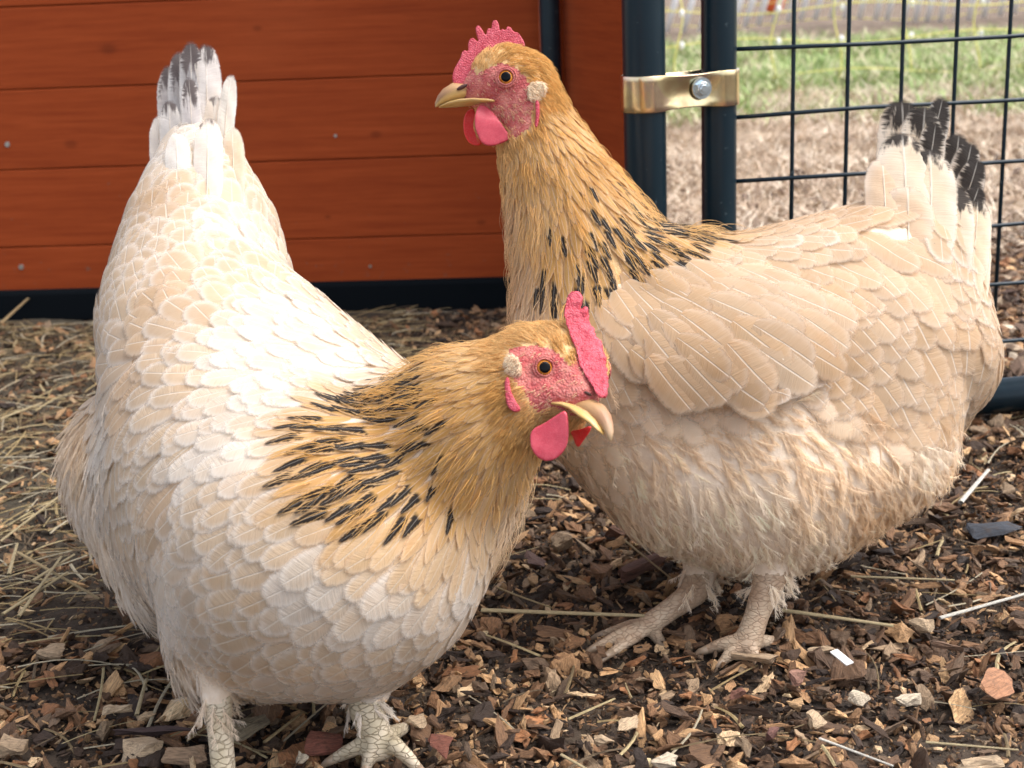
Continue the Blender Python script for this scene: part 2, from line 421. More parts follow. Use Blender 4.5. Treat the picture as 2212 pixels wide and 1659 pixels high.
lone_chip(1390, 1225, 80, (1, .3, .25), (.17,.08,.055), 'long dark red brown bark under the walking hen\'s breast', .7, (.2, 0), 27)
lone_chip(1335, 1148, 34, (1, .7, .6), (.15,.07,.04), 'dark brown lump under the walking hen\'s breast', .2, (.2, 0), 28)
lone_chip(2120, 1650, 60, (1, .35, .3), TAN, 'tan plank like chip in the bottom right corner', .1, (.1, 0), 29)
lone_chip(2045, 1395, 40, (1, .3, .2), (.22,.13,.08), 'brown chip below the tan knobbly chip', -.5, (0, 0), 30)
lone_chip(2145, 1140, 75, (1, .5, .15), (.035,.042,.055), 'flat blackish slate like piece at the right edge', .1, (.1, 0), 31)
# short white strip and the moulted feather
bm = bmesh.new(); add_box(bm, (0, 0, 0), (.0165, .0056, .0012), bevel=.0004); o = link('white_strip', bm_mesh('white_strip', bm))
mm = M('white strip', .6).color((.85, .84, .80)); o.data.materials.append(mm.m); o.location = G(1818, 1420, .021); o.rotation_euler = (.1, .1, -1.15)
tag(o, 'short flat white strip lying on the mulch right of the standing hen leg', 'strip')
# ------------------------------------------------------------------ coop wall
m = M('red stained boards', .7, Specular_IOR_Level=.15)
v = m.vec(); sx = m.vec((1.2, 1.2, 26)); g = m.noise(sx, 6, 5, .7, .3); big = m.noise(v, 2.2, 3, .5)
fine = m.noise(m.vec((5, 5, 160)), 5, 3, .6)
vor = m.n('TexVoronoi'); vor.feature = 'DISTANCE_TO_EDGE'
c = m.ramp(g, [(.3, (.27, .044, .010)), (.55, (.35, .062, .014)), (.75, (.41, .078, .019))])
c = m.mix(m.math('MULTIPLY', m.step(fine, .55, .75), .35), c, (.22, .035, .010))
c = m.mix(m.math('MULTIPLY', m.step(big, .5, .7), .3), c, (.46, .11, .035))
kn = m.n('TexVoronoi'); m.l(m.vec((1.5, 1.5, 3.2), loc=(.3, .2, .5)), kn.inputs['Vector']); kn.inputs['Scale'].default_value = 2.2
c = m.mix(m.math('MULTIPLY', m.step(kn.outputs['Distance'], .07, .02), .6), c, (.16, .025, .008))
for (kx, ky, kr) in ((235,105,.0075),(152,312,.006),(815,285,.005),(712,462,.0028),(330,560,.004),(560,60,.004),(1040,470,.004)):
    kp = P(kx, ky, 1)-CAMO; kp = CAMO+kp*((1.955-.043-CAMO.y)/kp.y); dn_ = m.n('VectorMath'); dn_.operation = 'DISTANCE'; m.l(m.vec((1, .0, 1.6)), dn_.inputs[0]); dn_.inputs[1].default_value = (kp.x, 0, kp.z*1.6)
    kd = m.math('ADD', dn_.outputs['Value'], m.math('MULTIPLY', m.math('SUBTRACT', fine, .5), .004))
    c = m.mix(m.math('MULTIPLY', m.step(kd, kr*2.2, kr*.5), .38), c, (.085, .016, .005))
zz = m.sep(v)[2]; sp_ = m.noise(v, 60, 5, .75)
c = m.mix(m.math('MULTIPLY', m.step(m.math('SUBTRACT', sp_, m.math('MULTIPLY', zz, .5)), .58, .66), .55), c, (.16, .11, .075))
m.color(c).bump(m.math('ADD', g, m.math('MULTIPLY', fine, .6)), .25, .001); RED_WOOD = m.m
m = M('galvanised screw', .35, Metallic=1.0).color((.62, .60, .56)); SCREW = m.m
m = M('dark teal steel', .30, Specular_IOR_Level=.4)
n = m.noise(m.vec(), 160, 3, .5); n2 = m.noise(m.vec((1, 1, .3)), 18, 4, .6)
m.color(m.mix(m.step(n2, .5, .75), (.003, .015, .024), (.007, .026, .037)))
m.color(m.mix(m.math('MULTIPLY', m.step(n, .68, .74), .5), m.mix(m.step(n2, .5, .75), (.003, .015, .024), (.007, .026, .037)), (.10, .13, .14)))
m.val(m.b.inputs['Roughness'], m.math('ADD', m.math('MULTIPLY', n2, .25), .2)); TEAL = m.m
m = M('black rail', .8, Specular_IOR_Level=.06).color((.005, .007, .009)); BLACK = m.m

W0, W1 = Vector((-1.15, 1.955, 0)), Vector((.052, 1.872, 0))       # foot of the planked wall
wd = (W1-W0).normalized(); wn = Vector((wd.y, -wd.x, 0))           # wn faces the hens
if wn.y > 0: wn = -wn
coop = empty('wooden_coop', (-.55, 1.95, 0), 'red stained plank coop wall behind the front hen, with its side board at the corner', 'coop')
def strip_along(bm, A, B, z0, z1, th, nrm, bev=.0025):
    L = (B-A).length; c = (A+B)/2 + Vector((0, 0, (z0+z1)/2)) - nrm*th/2
    R = Matrix((((B-A).normalized()), -nrm, Vector((0, 0, 1)))).transposed()
    add_box(bm, c, (L, th, z1-z0), R, bev, 2)
bm = bmesh.new(); zb = .029; PH = .1015
zs = [zb, zb+.061] + [zb+.061+PH*k for k in range(1, 10)]
for a, b in zip(zs, zs[1:]): strip_along(bm, W0, W1, a+.0006, b-.0006, .018, wn, .0012)
strip_along(bm, W0-wn*.012, W1-wn*.012, zb+.004, zs[-1], .004, wn)
pl = link('plank_wall', bm_mesh('plank_wall', bm), RED_WOOD, coop)
S0, S1p = Vector((.076, 1.872, 0)), Vector((.155, 1.650, 0))
sn = Vector(((S1p-S0).y, -(S1p-S0).x, 0)).normalized()
if sn.x > 0: sn = -sn
bm = bmesh.new(); strip_along(bm, S0+(S1p-S0)*.06, S1p, .03, .95, .018, sn, .002)
side = link('side_board', bm_mesh('side_board', bm), RED_WOOD, coop)
bm = bmesh.new(); strip_along(bm, S0+Vector((-.004, -.002, 0)), S0+(S1p-S0)*.058, .03, .95, .024, sn, .002)
link('corner_batten', bm_mesh('corner_batten', bm), RED_WOOD, coop)
def on_wall(x, y):
    r = P(x, y, 1)-CAMO; t = (W0-CAMO).dot(wn)/r.dot(wn); return CAMO+r*t
for x, y in [(16, 312), (46, 577), (725, 293), (800, 575)]:
    p = on_wall(x, y); bm = bmesh.new()
    R = wn.to_track_quat('Z', 'Y').to_matrix().to_4x4()
    bmesh.ops.create_cone(bm, cap_ends=True, segments=16, radius1=.0040 if x < 100 else .0022, radius2=.0032 if x < 100 else .0018, depth=.0018, matrix=Matrix.Translation(p+wn*.0006) @ R)
    for k in range(2):
        add_box(bm, p+wn*.0015, (.0045, .0009, .0006), (R.to_3x3() @ Matrix.Rotation(k*math.pi/2+.5, 3, 'Z')))
    link('screw', bm_mesh('screw', bm), SCREW, coop)
# black rails and posts of the run along the coop
rail = empty('base_rail', (-.5, 1.93, 0), 'black steel base rail running on the ground under the red coop wall', 'rail')
bm = bmesh.new(); strip_along(bm, W0+wn*.012, W1+wn*.012+wd*.02, -.01, .0335, .03, wn, .005); link('rail_tube', bm_mesh('rail_tube', bm), BLACK, rail)
bm = bmesh.new()
for k in (0, .9999):
    bm = bmesh.new(); add_box(bm, (W0+wn*.012).lerp(W1+wn*.012, k)+Vector((0, 0, .012))-wn*.015, (.006, .033, .046), None, .001); link('end_cap', bm_mesh('end_cap', bm), BLACK, rail)
def post(name, x, y, r, z0, z1, mat, label):
    e = empty(name, (x, y, 0), label, 'post')
    bm = bmesh.new(); add_tube(bm, [(x, y, z0+(z1-z0)*k/6) for k in range(7)], r, 32); link('tube', bm_mesh('tube', bm, False), mat, e)
    for p in e.children:
        me = p.data; me.polygons.foreach_set('use_smooth', [len(f.vertices) == 4 for f in me.polygons])
    bm = bmesh.new(); add_tube(bm, [(x, y, z1), (x, y, z1+.004), (x, y, z1+.006)], [r+.0015, r+.0015, r*.6], 24); link('cap', bm_mesh('cap', bm), mat, e)
    return e
pc = P(1188, 60, 1.80); post('corner_post', pc.x, pc.y+.0, .0125, -.02, .95, TEAL, 'thin dark steel post in the inner corner of the red coop')

# ------------------------------------------------------------------ fence posts, clamp, mesh panel
p1 = P(1393, 250, 1.25); p2 = P(1553, 250, 1.275)
r1 = 46*1.25/FPX; r2 = 38*1.275/FPX
post('fence_post', p1.x, p1.y, r1, -.03, .98, TEAL, 'thicker dark teal steel post left of the clamp, in front of the red side board')
yaw = math.radians(9)
fd = Vector((math.cos(yaw), math.sin(yaw), 0)); fn = Vector((fd.y, -fd.x, 0))
base = Vector((p2.x, p2.y, 0))
panel = empty('mesh_panel', base, 'dark welded wire mesh gate panel framed in teal tube, behind the walking hen', 'fence panel')
PW = 1.25; r3 = .0165
bm = bmesh.new()
Zt = .95
add_tube(bm, [base+Vector((0, 0, z)) for z in np.linspace(.0, Zt, 7)], r2, 32)
me = bm_mesh('stile', bm); me.polygons.foreach_set('use_smooth', [len(f.vertices) == 4 for f in me.polygons]); link('stile', me, TEAL, panel)
bm = bmesh.new(); add_tube(bm, [base+fd*PW+Vector((0, 0, z)) for z in (.0, .5, Zt)], r2, 32)
me = bm_mesh('stile', bm); me.polygons.foreach_set('use_smooth', [len(f.vertices) == 4 for f in me.polygons]); link('stile', me, TEAL, panel)
for nm, z in (('bottom_rail', .019), ('top_rail', Zt-.02)):
    bm = bmesh.new(); add_tube(bm, [base+fd*t+Vector((0, 0, z)) for t in (r2*.7, PW*.5, PW-r2*.7)], r3, 24)
    me = bm_mesh(nm, bm); me.polygons.foreach_set('use_smooth', [len(f.vertices) == 4 for f in me.polygons]); link(nm, me, TEAL, panel)
def on_fence(x, y):
    r = P(x, y, 1)-CAMO; t = (base-CAMO).dot(fn)/r.dot(fn); return CAMO+r*t
xs0 = (on_fence(1717, 0)-base).dot(fd); xs1 = (on_fence(2187, 0)-base).dot(fd); sp = (xs1-xs0)/4
zz0 = on_fence(1900, 92).z; zz1 = on_fence(2180, 737).z; spz = (zz0-zz1)/5.0
print('mesh spacing', sp, spz, xs0)
bm = bmesh.new(); wr = .0019
k = 0; x = xs0
while x < PW-.02:
    add_tube(bm, [base+fd*x-fn*.0015+Vector((0, 0, z)) for z in np.linspace(.02, Zt-.02, 5)], wr, 8); x += sp
z = zz0
while z < Zt-.03: z += spz
z -= spz
while z > .045:
    sag = [0, .0006, -.0006, .0004, 0]
    add_tube(bm, [base+fd*(r2*.6+(PW-r2*1.2)*t/10)+fn*.0015+Vector((0, 0, z+.0012*math.sin(t*2.1+z*40))) for t in range(11)], wr, 8); z -= spz
link('wire_mesh', bm_mesh('wire_mesh', bm, True), TEAL, panel)
# saddle clamp round both posts
m = M('zinc yellow passivated steel', .22, Metallic=1.0)
n = m.noise(m.vec((1, 1, 1)), 28, 3, .5, .6)
m.color(m.ramp(n, [(.3, (.62, .40, .22)), (.48, (.78, .66, .38)), (.6, (.70, .48, .38)), (.75, (.60, .62, .42))])); m.bump(m.noise(m.vec(), 60, 2, .5), .12, .002); ZINC = m.m
m = M('bright zinc bolt', .25, Metallic=1.0).color((.70, .80, .84)); BOLT = m.m
A = Vector((p1.x, p1.y, 0)); B = base.copy(); ax = (B-A).normalized(); an = Vector((ax.y, -ax.x, 0))
if an.y > 0: an = -an
zc = proj(A)[2]; zt = on_fence(1553, 149).z; zbm = on_fence(1553, 226).z; ZC = (zt+zbm)/2; HH = zt-zbm
clamp = empty('pipe_clamp', ((A+B)/2+Vector((0, 0, ZC))), 'brass coloured saddle clamp joining the two dark teal posts', 'clamp')
def prof(sign):
    out = []; ga = r1+.0012; gb = r2+.0012; D = (B-A).length
    for t in np.linspace(math.radians(188), math.radians(62), 14): out.append(A+ax*ga*math.cos(t)+an*sign*ga*math.sin(t))
    for t in np.linspace(0.15, .85, 7):
        x = ga*.47*(1-t)+(D-gb*.47)*t; y = (ga*.88*(1-t)+gb*.88*t)-(.0035*math.sin(math.pi*t)+.001); out.append(A+ax*x+an*sign*y)
    for t in np.linspace(math.radians(118), math.radians(-8), 14): out.append(B+ax*gb*math.cos(t)+an*sign*gb*math.sin(t))
    return out
for sg, nm in ((1, 'front_plate'), (-1, 'back_plate')):
    bm = bmesh.new(); pr = prof(sg); K = 6; th = .0022
    rows = []
    for j in range(K+1):
        v_ = j/K; zz = ZC-HH/2+HH*v_; rows.append([bm.verts.new(p+Vector((0, 0, zz-p.z))+Vector((0, 0, 0))) for p in pr])
    for r_a, r_b in zip(rows, rows[1:]):
        for i in range(len(pr)-1): bm.faces.new((r_a[i], r_a[i+1], r_b[i+1], r_b[i]))
    # dished middle and waisted edges as pressed steel has
    mid = (A+B)/2
    for r_ in rows:
        for v_ in r_:
            s = abs((v_.co-mid).dot(ax))/((B-A).length/2); q = abs(v_.co.z-ZC)/(HH/2)
            if s < .8: v_.co.z = ZC+(v_.co.z-ZC)*(1-.10*(1-(s/.8)**2)); v_.co += an*sg*(.0022*(q**2)*(1-(s/.8)**2)*1.4)
    me = bm_mesh(nm, bm, True); o = bpy.data.objects.new('t', me); COL.objects.link(o)
    so = o.modifiers.new('s', 'SOLIDIFY'); so.thickness = th; so.offset = 0; bv = o.modifiers.new('b', 'BEVEL'); bv.width = .0006; bv.segments = 2
    dg = bpy.context.evaluated_depsgraph_get(); me2 = bpy.data.meshes.new_from_object(o.evaluated_get(dg)); bpy.data.objects.remove(o)
    link(nm, me2, ZINC, clamp)
R = an.to_track_quat('Z', 'Y').to_matrix()
bp = on_fence(1492, 187); bc = A + ax*((bp-A).dot(ax)) + an*(r1*.80) + Vector((0, 0, bp.z-A.z))
bm = bmesh.new()
def cone(r1_, r2_, d, off, seg): bmesh.ops.create_cone(bm, cap_ends=True, segments=seg, radius1=r1_, radius2=r2_, depth=d, matrix=Matrix.Translation(bc+an*off) @ R.to_4x4())
cone(.0092, .0090, .0014, .0008, 32); cone(.0068, .0066, .0030, .0030, 6); cone(.0056, .0050, .0006, .0048, 24); cone(.0036, .0030, .0008, .0054, 20)
link('bolt', bm_mesh('bolt', bm), BOLT, clamp)

# ------------------------------------------------------------------ beyond the fence
def blades(name, n, y0, y1, hgt, cols, lean, mat, dens=None, wd_=.0016):
    V, F, C, L = [], [], [], []
    for _ in range(n):
        while True:
            y = math.sqrt(rng.uniform(y0*y0, y1*y1)); x = rng.uniform(.05*y, .42*y+.15)
            if dens is None or rng.random() < dens(x, y): break
        h = hgt*rng.uniform(.4, 1.3); a = rng.uniform(0, 6.28); l = lean*rng.uniform(.4, 1.4)*h; dx, dy = math.cos(a)*l, math.sin(a)*l
        b = rng.uniform(0, 6.28); s = (math.cos(b)*wd_, math.sin(b)*wd_); z0 = hz(x, y)-.002; c = cols[rng.integers(0, len(cols))]
        i = len(V)
        for t, wv in ((0, 1), (.5, .9), (1, .15)):
            px, py, pz = x+dx*t**1.5, y+dy*t**1.5, z0+h*(t-.25*t*t*lean)
            V += [(px-s[0]*wv, py-s[1]*wv, pz), (px+s[0]*wv, py+s[1]*wv, pz)]
        F += [(i, i+1, i+3, i+2), (i+2, i+3, i+5, i+4)]
        f = rng.uniform(.7, 1.25); C += [tuple(q*f for q in c)]*6; L += [(i*.1, 0, 0)]*6
    return np_mesh(name, np.array(V), np.array(F), np.array(C), np.array(L), None, k=4)
m = M('grass blade', .7); m.color(m.attr('fcol')); GR = m.m
DRYC = [(.62,.49,.36), (.46,.35,.25), (.72,.62,.48), (.30,.22,.16)]; GRC = [(.26,.38,.12), (.42,.50,.20), (.22,.32,.10), (.60,.58,.36), (.60,.50,.36)]
tag(link('dry_grass', blades('dry_grass', 26000, 2.0, 4.3, .035, DRYC, 1.3, GR, wd_=.0014), GR), 'flattened straw coloured dry grass beyond the wire fence', 'grass', kind='stuff')
tag(link('green_grass', blades('green_grass', 26000, 3.6, 6.6, .05, GRC, .8, GR, dens=lambda x, y: 1 if mn.noise(Vector((x*1.6, y*1.6, 5))) > .02 else .12, wd_=.0028), GR), 'patchy short green grass in the band beyond the dry grass', 'grass', kind='stuff')
pts = []; 
while len(pts) < 5000:
    y = rng.uniform(1.45, 3.0); x = rng.uniform(.2, .42*y+.2); 
    if rng.random() < (1 if y < 2.2 else .25): pts.append((x, y, hz(x, y)+rng.uniform(0, .008)))
pos = np.array(pts); tag(link('leaf_litter', scatter('leaf_litter', pos, np.clip(rng.lognormal(math.log(.008), .4, len(pos)), .003, .02), .5, temps, pick_cols(len(pos), [(.30,.24,.18), (.5,.42,.32), (.16,.11,.08), (.60,.55,.46), (.09,.06,.05)], [4, 3, 4, 2, 3]), WOOD), WOOD), 'grey brown chips and leaf litter just outside the wire fence', 'leaf litter', kind='stuff')
# sagging white net fence far out, yellow wire net nearer
m = M('white netting cord', .6).color((.88, .88, .88)); WC = m.m
m = M('yellow polywire', .6).color((.80, .74, .22)); YC = m.m
net = empty('white_net_fence', (2.4, 7.4, 0), 'far white netting fence with leaning white stays along the top of the picture', 'net fence')
bm = bmesh.new(); x = .55
while x < 3.6:
    yb = 7.4+.05*math.sin(x*3); lean = .03+.07*(.5+.5*math.sin(x*1.7)); b = Vector((x, yb, .02+.02*math.sin(x*5)))
    add_tube(bm, [b+Vector((lean*math.sin(t*2.2)*1.3, -.05*math.sin(t*3.1), t*1.0)) for t in np.linspace(0, 1, 8)], .0145, 6); x += .070*rng.uniform(.8, 1.2)
link('stay', bm_mesh('stay', bm, True), WC, net)
bm = bmesh.new()
for z in (.03, .12, .22, .34, .48, .65, .85): add_tube(bm, [Vector((.5+3.2*t, 7.4+.05*math.sin((.5+3.2*t)*3), z+.012*math.sin(t*22+z*9))) for t in np.linspace(0, 1, 40)], .0025, 5)
link('line_wire', bm_mesh('line_wire', bm, True), YC, net)
yn = empty('yellow_wire_net', (1.2, 4.7, 0), 'thin sagging yellow wire netting standing in the green grass', 'wire net')
bm = bmesh.new(); Yn = 4.6
def yx(px): return (px-1106)/FPX*Yn*1.02
for z in (.03, .13, .225, .33):
    add_tube(bm, [Vector((.3+1.9*t, Yn+.02*math.sin(t*9), z+.012*math.sin(t*17+z*30))) for t in np.linspace(0, 1, 50)], .0021, 5)
for px in (1480, 1680, 1810, 1955, 2100, 2240):
    x = yx(px); add_tube(bm, [Vector((x+.014*math.sin(t*19+px), Yn, .01+t*.9)) for t in np.linspace(0, 1, 24)], .0024, 5)
link('wire', bm_mesh('wire', bm, True), YC, yn)
for px in (1480, 1680, 1810, 1955, 2100, 2240):
    for z in (.13, .225, .33):
        bm = bmesh.new(); bmesh.ops.create_icosphere(bm, subdivisions=2, radius=.009, matrix=Matrix.Translation((yx(px)+.01, Yn-.004, z)) @ Matrix.Diagonal((.8, .8, 1.4, 1))); link('knot', bm_mesh('knot', bm, True), WC, yn)
m = M('orange plastic', .5).color((.85, .16, .05)); 
bm = bmesh.new(); oc = G(1672, 28, 0); add_tube(bm, [oc+Vector((0, 0, z)) for z in (0, .02, .10, .16, .20)], [.02, .05, .075, .06, .02], 16)
o = link('orange_bucket', bm_mesh('orange_bucket', bm, True), m.m); tag(o, 'small blurred orange thing far out behind the white netting', 'bucket')
# ------------------------------------------------------------------ hen materials
def feather_mat(name, tdark=(.022, .016, .014)):
    m = M(name, .62, Specular_IOR_Level=.25)
    fc = m.n('Attribute'); fc.attribute_name = 'fcol'
    uv = m.sep(m.attr('fuv', 'Vector')); u, v_, rnd = uv[0], uv[1], uv[2]
    par = m.sep(m.attr('fpar', 'Vector')); fluff, mode, flen = par[0], par[1], par[2]
    av = m.math('ABSOLUTE', v_)
    bc = m.math('SUBTRACT', m.math('MULTIPLY', u, flen), m.math('MULTIPLY', av, .9))
    side = m.math('MULTIPLY', m.math('SIGN', v_), 7.0)
    nb = m.noise(m.comb(m.math('MULTIPLY', bc, 3.2), m.math('MULTIPLY', v_, .5), m.math('ADD', m.math('MULTIPLY', rnd, 91), side)), 1.0, 3, .65)
    nfine = m.noise(m.comb(m.math('MULTIPLY', bc, 11), m.math('MULTIPLY', v_, .6), m.math('ADD', m.math('MULTIPLY', rnd, 37), side)), 1.0, 2, .6)
    nlow = m.noise(m.comb(m.math('MULTIPLY', u, 2), v_, m.math('MULTIPLY', rnd, 53)), 1.0, 2, .5)
    t = m.math('DIVIDE', m.math('SUBTRACT', u, .68), .32, clamp=True)
    e = m.math('POWER', m.math('ADD', m.math('POWER', av, 2.6), m.math('POWER', t, 2.6)), 1/2.6)
    soft = m.math('ADD', m.math('MULTIPLY', fluff, .6), .46)
    ej = m.math('ADD', e, m.math('MULTIPLY', m.math('SUBTRACT', nb, .5), m.math('MULTIPLY', soft, .72)))
    al = m.n('MapRange'); al.interpolation_type = 'SMOOTHSTEP'
    m.l(ej, al.inputs[0]); m.l(m.math('SUBTRACT', 1.0, m.math('MULTIPLY', soft, .60)), al.inputs[1]); al.inputs[2].default_value = 1.02
    al.inputs[3].default_value = 1; al.inputs[4].default_value = 0
    base = fc.outputs['Color']
    light = m.mix(m.math('ADD', .30, m.math('MULTIPLY', mode, 1.0), clamp=True), base, (.90, .85, .78))
    nofl = m.math('SUBTRACT', 1.0, m.step(fluff, .3, .75))
    k = m.math('MULTIPLY', m.math('MULTIPLY', m.step(e, .45, .98), m.math('SUBTRACT', 1.0, m.math('MULTIPLY', m.step(mode, .6, 1.0), .6))), m.math('ADD', m.math('MULTIPLY', nofl, .8), .2))
    c = m.mix(k, base, light)
    c = m.mix(m.math('MULTIPLY', m.step(nb, .52, .72), .30), c, light)
    c = m.mix(m.math('MULTIPLY', m.step(nfine, .5, .3), .22), c, m.mix(1.0, base, (.78, .68, .58), 'MULTIPLY'))
    c = m.mix(m.math('MULTIPLY', m.step(nlow, .5, .72), .35), c, m.mix(1.0, base, (.92, .80, .66), 'MULTIPLY'))
    # black centre streak (hackles) or mottling (tail)
    s0 = m.math('MULTIPLY', m.step(m.math('ADD', av, m.math('MULTIPLY', m.math('SUBTRACT', nb, .5), .9)), .72, .45),
                m.math('MULTIPLY', m.step(m.math('ADD', u, m.math('MULTIPLY', m.math('SUBTRACT', nlow, .5), .5)), .40, .52), m.step(u, .985, .93)))
    nm = m.noise(m.comb(m.math('MULTIPLY', bc, .30), m.math('MULTIPLY', v_, 2.6), m.math('MULTIPLY', rnd, 17)), 1.0, 3, .6)
    s1 = m.step(m.math('ADD', m.math('ADD', u, m.math('MULTIPLY', m.math('SUBTRACT', fc.outputs['Alpha'], .75), .9)), m.math('MULTIPLY', m.math('SUBTRACT', nm, .5), .55)), .62, .74)
    s1 = m.math('MULTIPLY', s1, m.step(m.math('ADD', av, m.math('MULTIPLY', m.math('SUBTRACT', nb, .5), 1.3)), .88, .50))
    mk = m.math('ADD', m.math('MULTIPLY', s0, m.math('SUBTRACT', 1.0, mode)), m.math('MULTIPLY', s1, mode), clamp=True)
    mk = m.math('MULTIPLY', mk, m.step(fc.outputs['Alpha'], .04, .5))
    dark = m.mix(mode, (.012, .011, .013), tdark)
    c = m.mix(m.math('MULTIPLY', mk, .97), c, dark)
    sh = m.math('MULTIPLY', m.step(av, m_sh_hi, m_sh_lo), m.math('MULTIPLY', m.step(u, 1.0, .9), m.math('SUBTRACT', 1.0, m.math('MULTIPLY', mk, .45))))
    sh = m.math('MULTIPLY', sh, nofl)
    c = m.mix(m.math('MULTIPLY', sh, .52), c, (.96, .90, .80))
    m.color(c)
    m.bump(m.math('ADD', m.math('ADD', nb, m.math('MULTIPLY', nfine, .6)), m.math('MULTIPLY', sh, .6)), .45, .0012)
    tr = m.n('BsdfTranslucent'); m.l(c, tr.inputs[0])
    mx = m.n('MixShader'); mx.inputs[0].default_value = .42; m.l(m.b.outputs[0], mx.inputs[1]); m.l(tr.outputs[0], mx.inputs[2])
    tp = m.n('BsdfTransparent'); m2 = m.n('MixShader'); m.l(al.outputs[0], m2.inputs[0]); m.l(tp.outputs[0], m2.inputs[1]); m.l(mx.outputs[0], m2.inputs[2])
    m.l(m2.outputs[0], m.out.inputs[0])
    return m.m
m_sh_hi, m_sh_lo = .055, .020
FEATHER = feather_mat('feather vane'); SMOKE = feather_mat('smoky tail vane', (.13, .105, .10))
m = M('down strands', .7, Specular_IOR_Level=.2); c = m.attr('scol'); m.color(c)
tr = m.n('BsdfTranslucent'); m.l(c, tr.inputs[0]); mx = m.n('MixShader'); mx.inputs[0].default_value = .35
m.l(m.b.outputs[0], mx.inputs[1]); m.l(tr.outputs[0], mx.inputs[2]); m.l(mx.outputs[0], m.out.inputs[0]); DOWN = m.m
m = M('under down', .9, Specular_IOR_Level=.1); n = m.noise(m.vec(), 120, 4, .7); m.color(m.mix(m.step(n, .3, .7), (.66, .52, .38), (.80, .67, .53))).bump(n, .5, .002); SKIN = m.m
m = M('golden under down', .9, Specular_IOR_Level=.1); n = m.noise(m.vec(), 200, 4, .7); m.color(m.mix(m.step(n, .3, .7), (.52, .32, .13), (.68, .46, .24))).bump(n, .5, .002); SKIN_GOLD = m.m
def flesh(name, c0, c1, rough=.45, sc=900, b=.5, sss=.25):
    m = M(name, rough, Specular_IOR_Level=.4)
    vo = m.n('TexVoronoi'); m.l(m.vec(), vo.inputs['Vector']); vo.inputs['Scale'].default_value = sc
    n = m.noise(m.vec(), 140, 4, .65); n2 = m.noise(m.vec(), 700, 3, .6)
    c = m.mix(m.step(n, .35, .68), c0, c1); c = m.mix(m.math('MULTIPLY', m.step(vo.outputs['Distance'], .45, .1), .28), c, m.mix(.45, c1, (.95, .6, .6)))
    m.color(c).bump(m.math('SUBTRACT', n2, vo.outputs['Distance']), b, .0007)
    m.b.inputs['Subsurface Weight'].default_value = sss; m.b.inputs['Subsurface Radius'].default_value = (.004, .0012, .0008); m.b.inputs['Subsurface Scale'].default_value = .6
    return m.m
COMB = flesh('comb flesh', (.48, .038, .065), (.62, .095, .13), .45, 1100, .7, .2)
WATTLE = flesh('wattle flesh', (.50, .045, .072), (.60, .075, .105), .38, 2200, .14, .25)
WATTLE_RED = flesh('far wattle flesh', (.72, .02, .02), (.72, .05, .04), .4, 1500, .25)
FACE = flesh('face skin', (.44, .070, .070), (.60, .20, .16), .65, 700, 1.0, .15)
LID = flesh('eyelid skin', (.40, .085, .08), (.52, .17, .14), .7, 1300, .7)
LOBE = flesh('earlobe skin', (.54, .34, .20), (.74, .60, .40), .8, 500, 1.0, .15)
m = M('leg scales', .5, Specular_IOR_Level=.35)
vo = m.n('TexVoronoi'); vo.feature = 'DISTANCE_TO_EDGE'; m.l(m.vec((.6, .6, 1.35)), vo.inputs['Vector']); vo.inputs['Scale'].default_value = 300
n = m.noise(m.vec(), 60, 4, .6); ed = m.step(vo.outputs['Distance'], .0, .09)
c = m.mix(m.step(n, .35, .7), (.50, .42, .28), (.66, .56, .42)); c = m.mix(m.math('MULTIPLY', m.math('SUBTRACT', 1.0, ed), .50), c, (.24, .17, .10))
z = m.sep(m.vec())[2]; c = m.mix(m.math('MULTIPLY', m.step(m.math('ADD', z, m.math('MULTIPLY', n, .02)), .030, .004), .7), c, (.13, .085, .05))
m.color(c).bump(ed, .7, .0012); SCALES = m.m
m = M('leg scales pinkish', .5, Specular_IOR_Level=.35)
vo = m.n('TexVoronoi'); vo.feature = 'DISTANCE_TO_EDGE'; m.l(m.vec((.6, .6, 1.35)), vo.inputs['Vector']); vo.inputs['Scale'].default_value = 320
n = m.noise(m.vec(), 60, 4, .6); ed = m.step(vo.outputs['Distance'], .0, .10)
c = m.mix(m.step(n, .35, .7), (.42, .29, .19), (.56, .44, .31)); c = m.mix(m.math('MULTIPLY', m.math('SUBTRACT', 1.0, ed), .42), c, (.26, .16, .10)); m.color(c).bump(ed, .6, .001); SCALES_P = m.m
m = M('claw horn', .4).color((.30, .22, .15)); CLAW = m.m
m = M('beak horn', .45, Specular_IOR_Level=.5)
lo = m.sep(m.attr('loc', 'Vector')); n = m.noise(m.attr('loc', 'Vector'), 3.0, 4, .6)
c = m.ramp(m.math('ADD', lo[0], m.math('MULTIPLY', m.math('SUBTRACT', n, .5), .25)), [(0, (.46, .25, .09)), (.35, (.44, .25, .11)), (.65, (.32, .16, .08)), (1, (.46, .32, .18))])
c = m.mix(m.math('MULTIPLY', m.step(lo[1], .2, -.5), .7), c, (.72, .50, .18)); m.color(c).bump(n, .2, .001); BEAK = m.m
m = M('lower beak horn', .38); lo = m.sep(m.attr('loc', 'Vector')); n = m.noise(m.attr('loc', 'Vector'), 3, 3, .6)
m.color(m.mix(m.step(n, .35, .7), (.58, .36, .10), (.52, .34, .17))); BEAK2 = m.m
m = M('iris', .2, Specular_IOR_Level=.4); m.color(m.mix(m.step(m.noise(m.vec(), 1500, 3, .6), .35, .65), (.50, .14, .015), (.74, .32, .05))); IRIS = m.m
m = M('pupil', .04, Specular_IOR_Level=.12).color((.004, .004, .005)); PUPIL = m.m
m = M('nostril', .7).color((.06, .02, .015)); NOSTRIL = m.m
m = M('violet band', .4).color((.30, .22, .62)); BAND = m.m

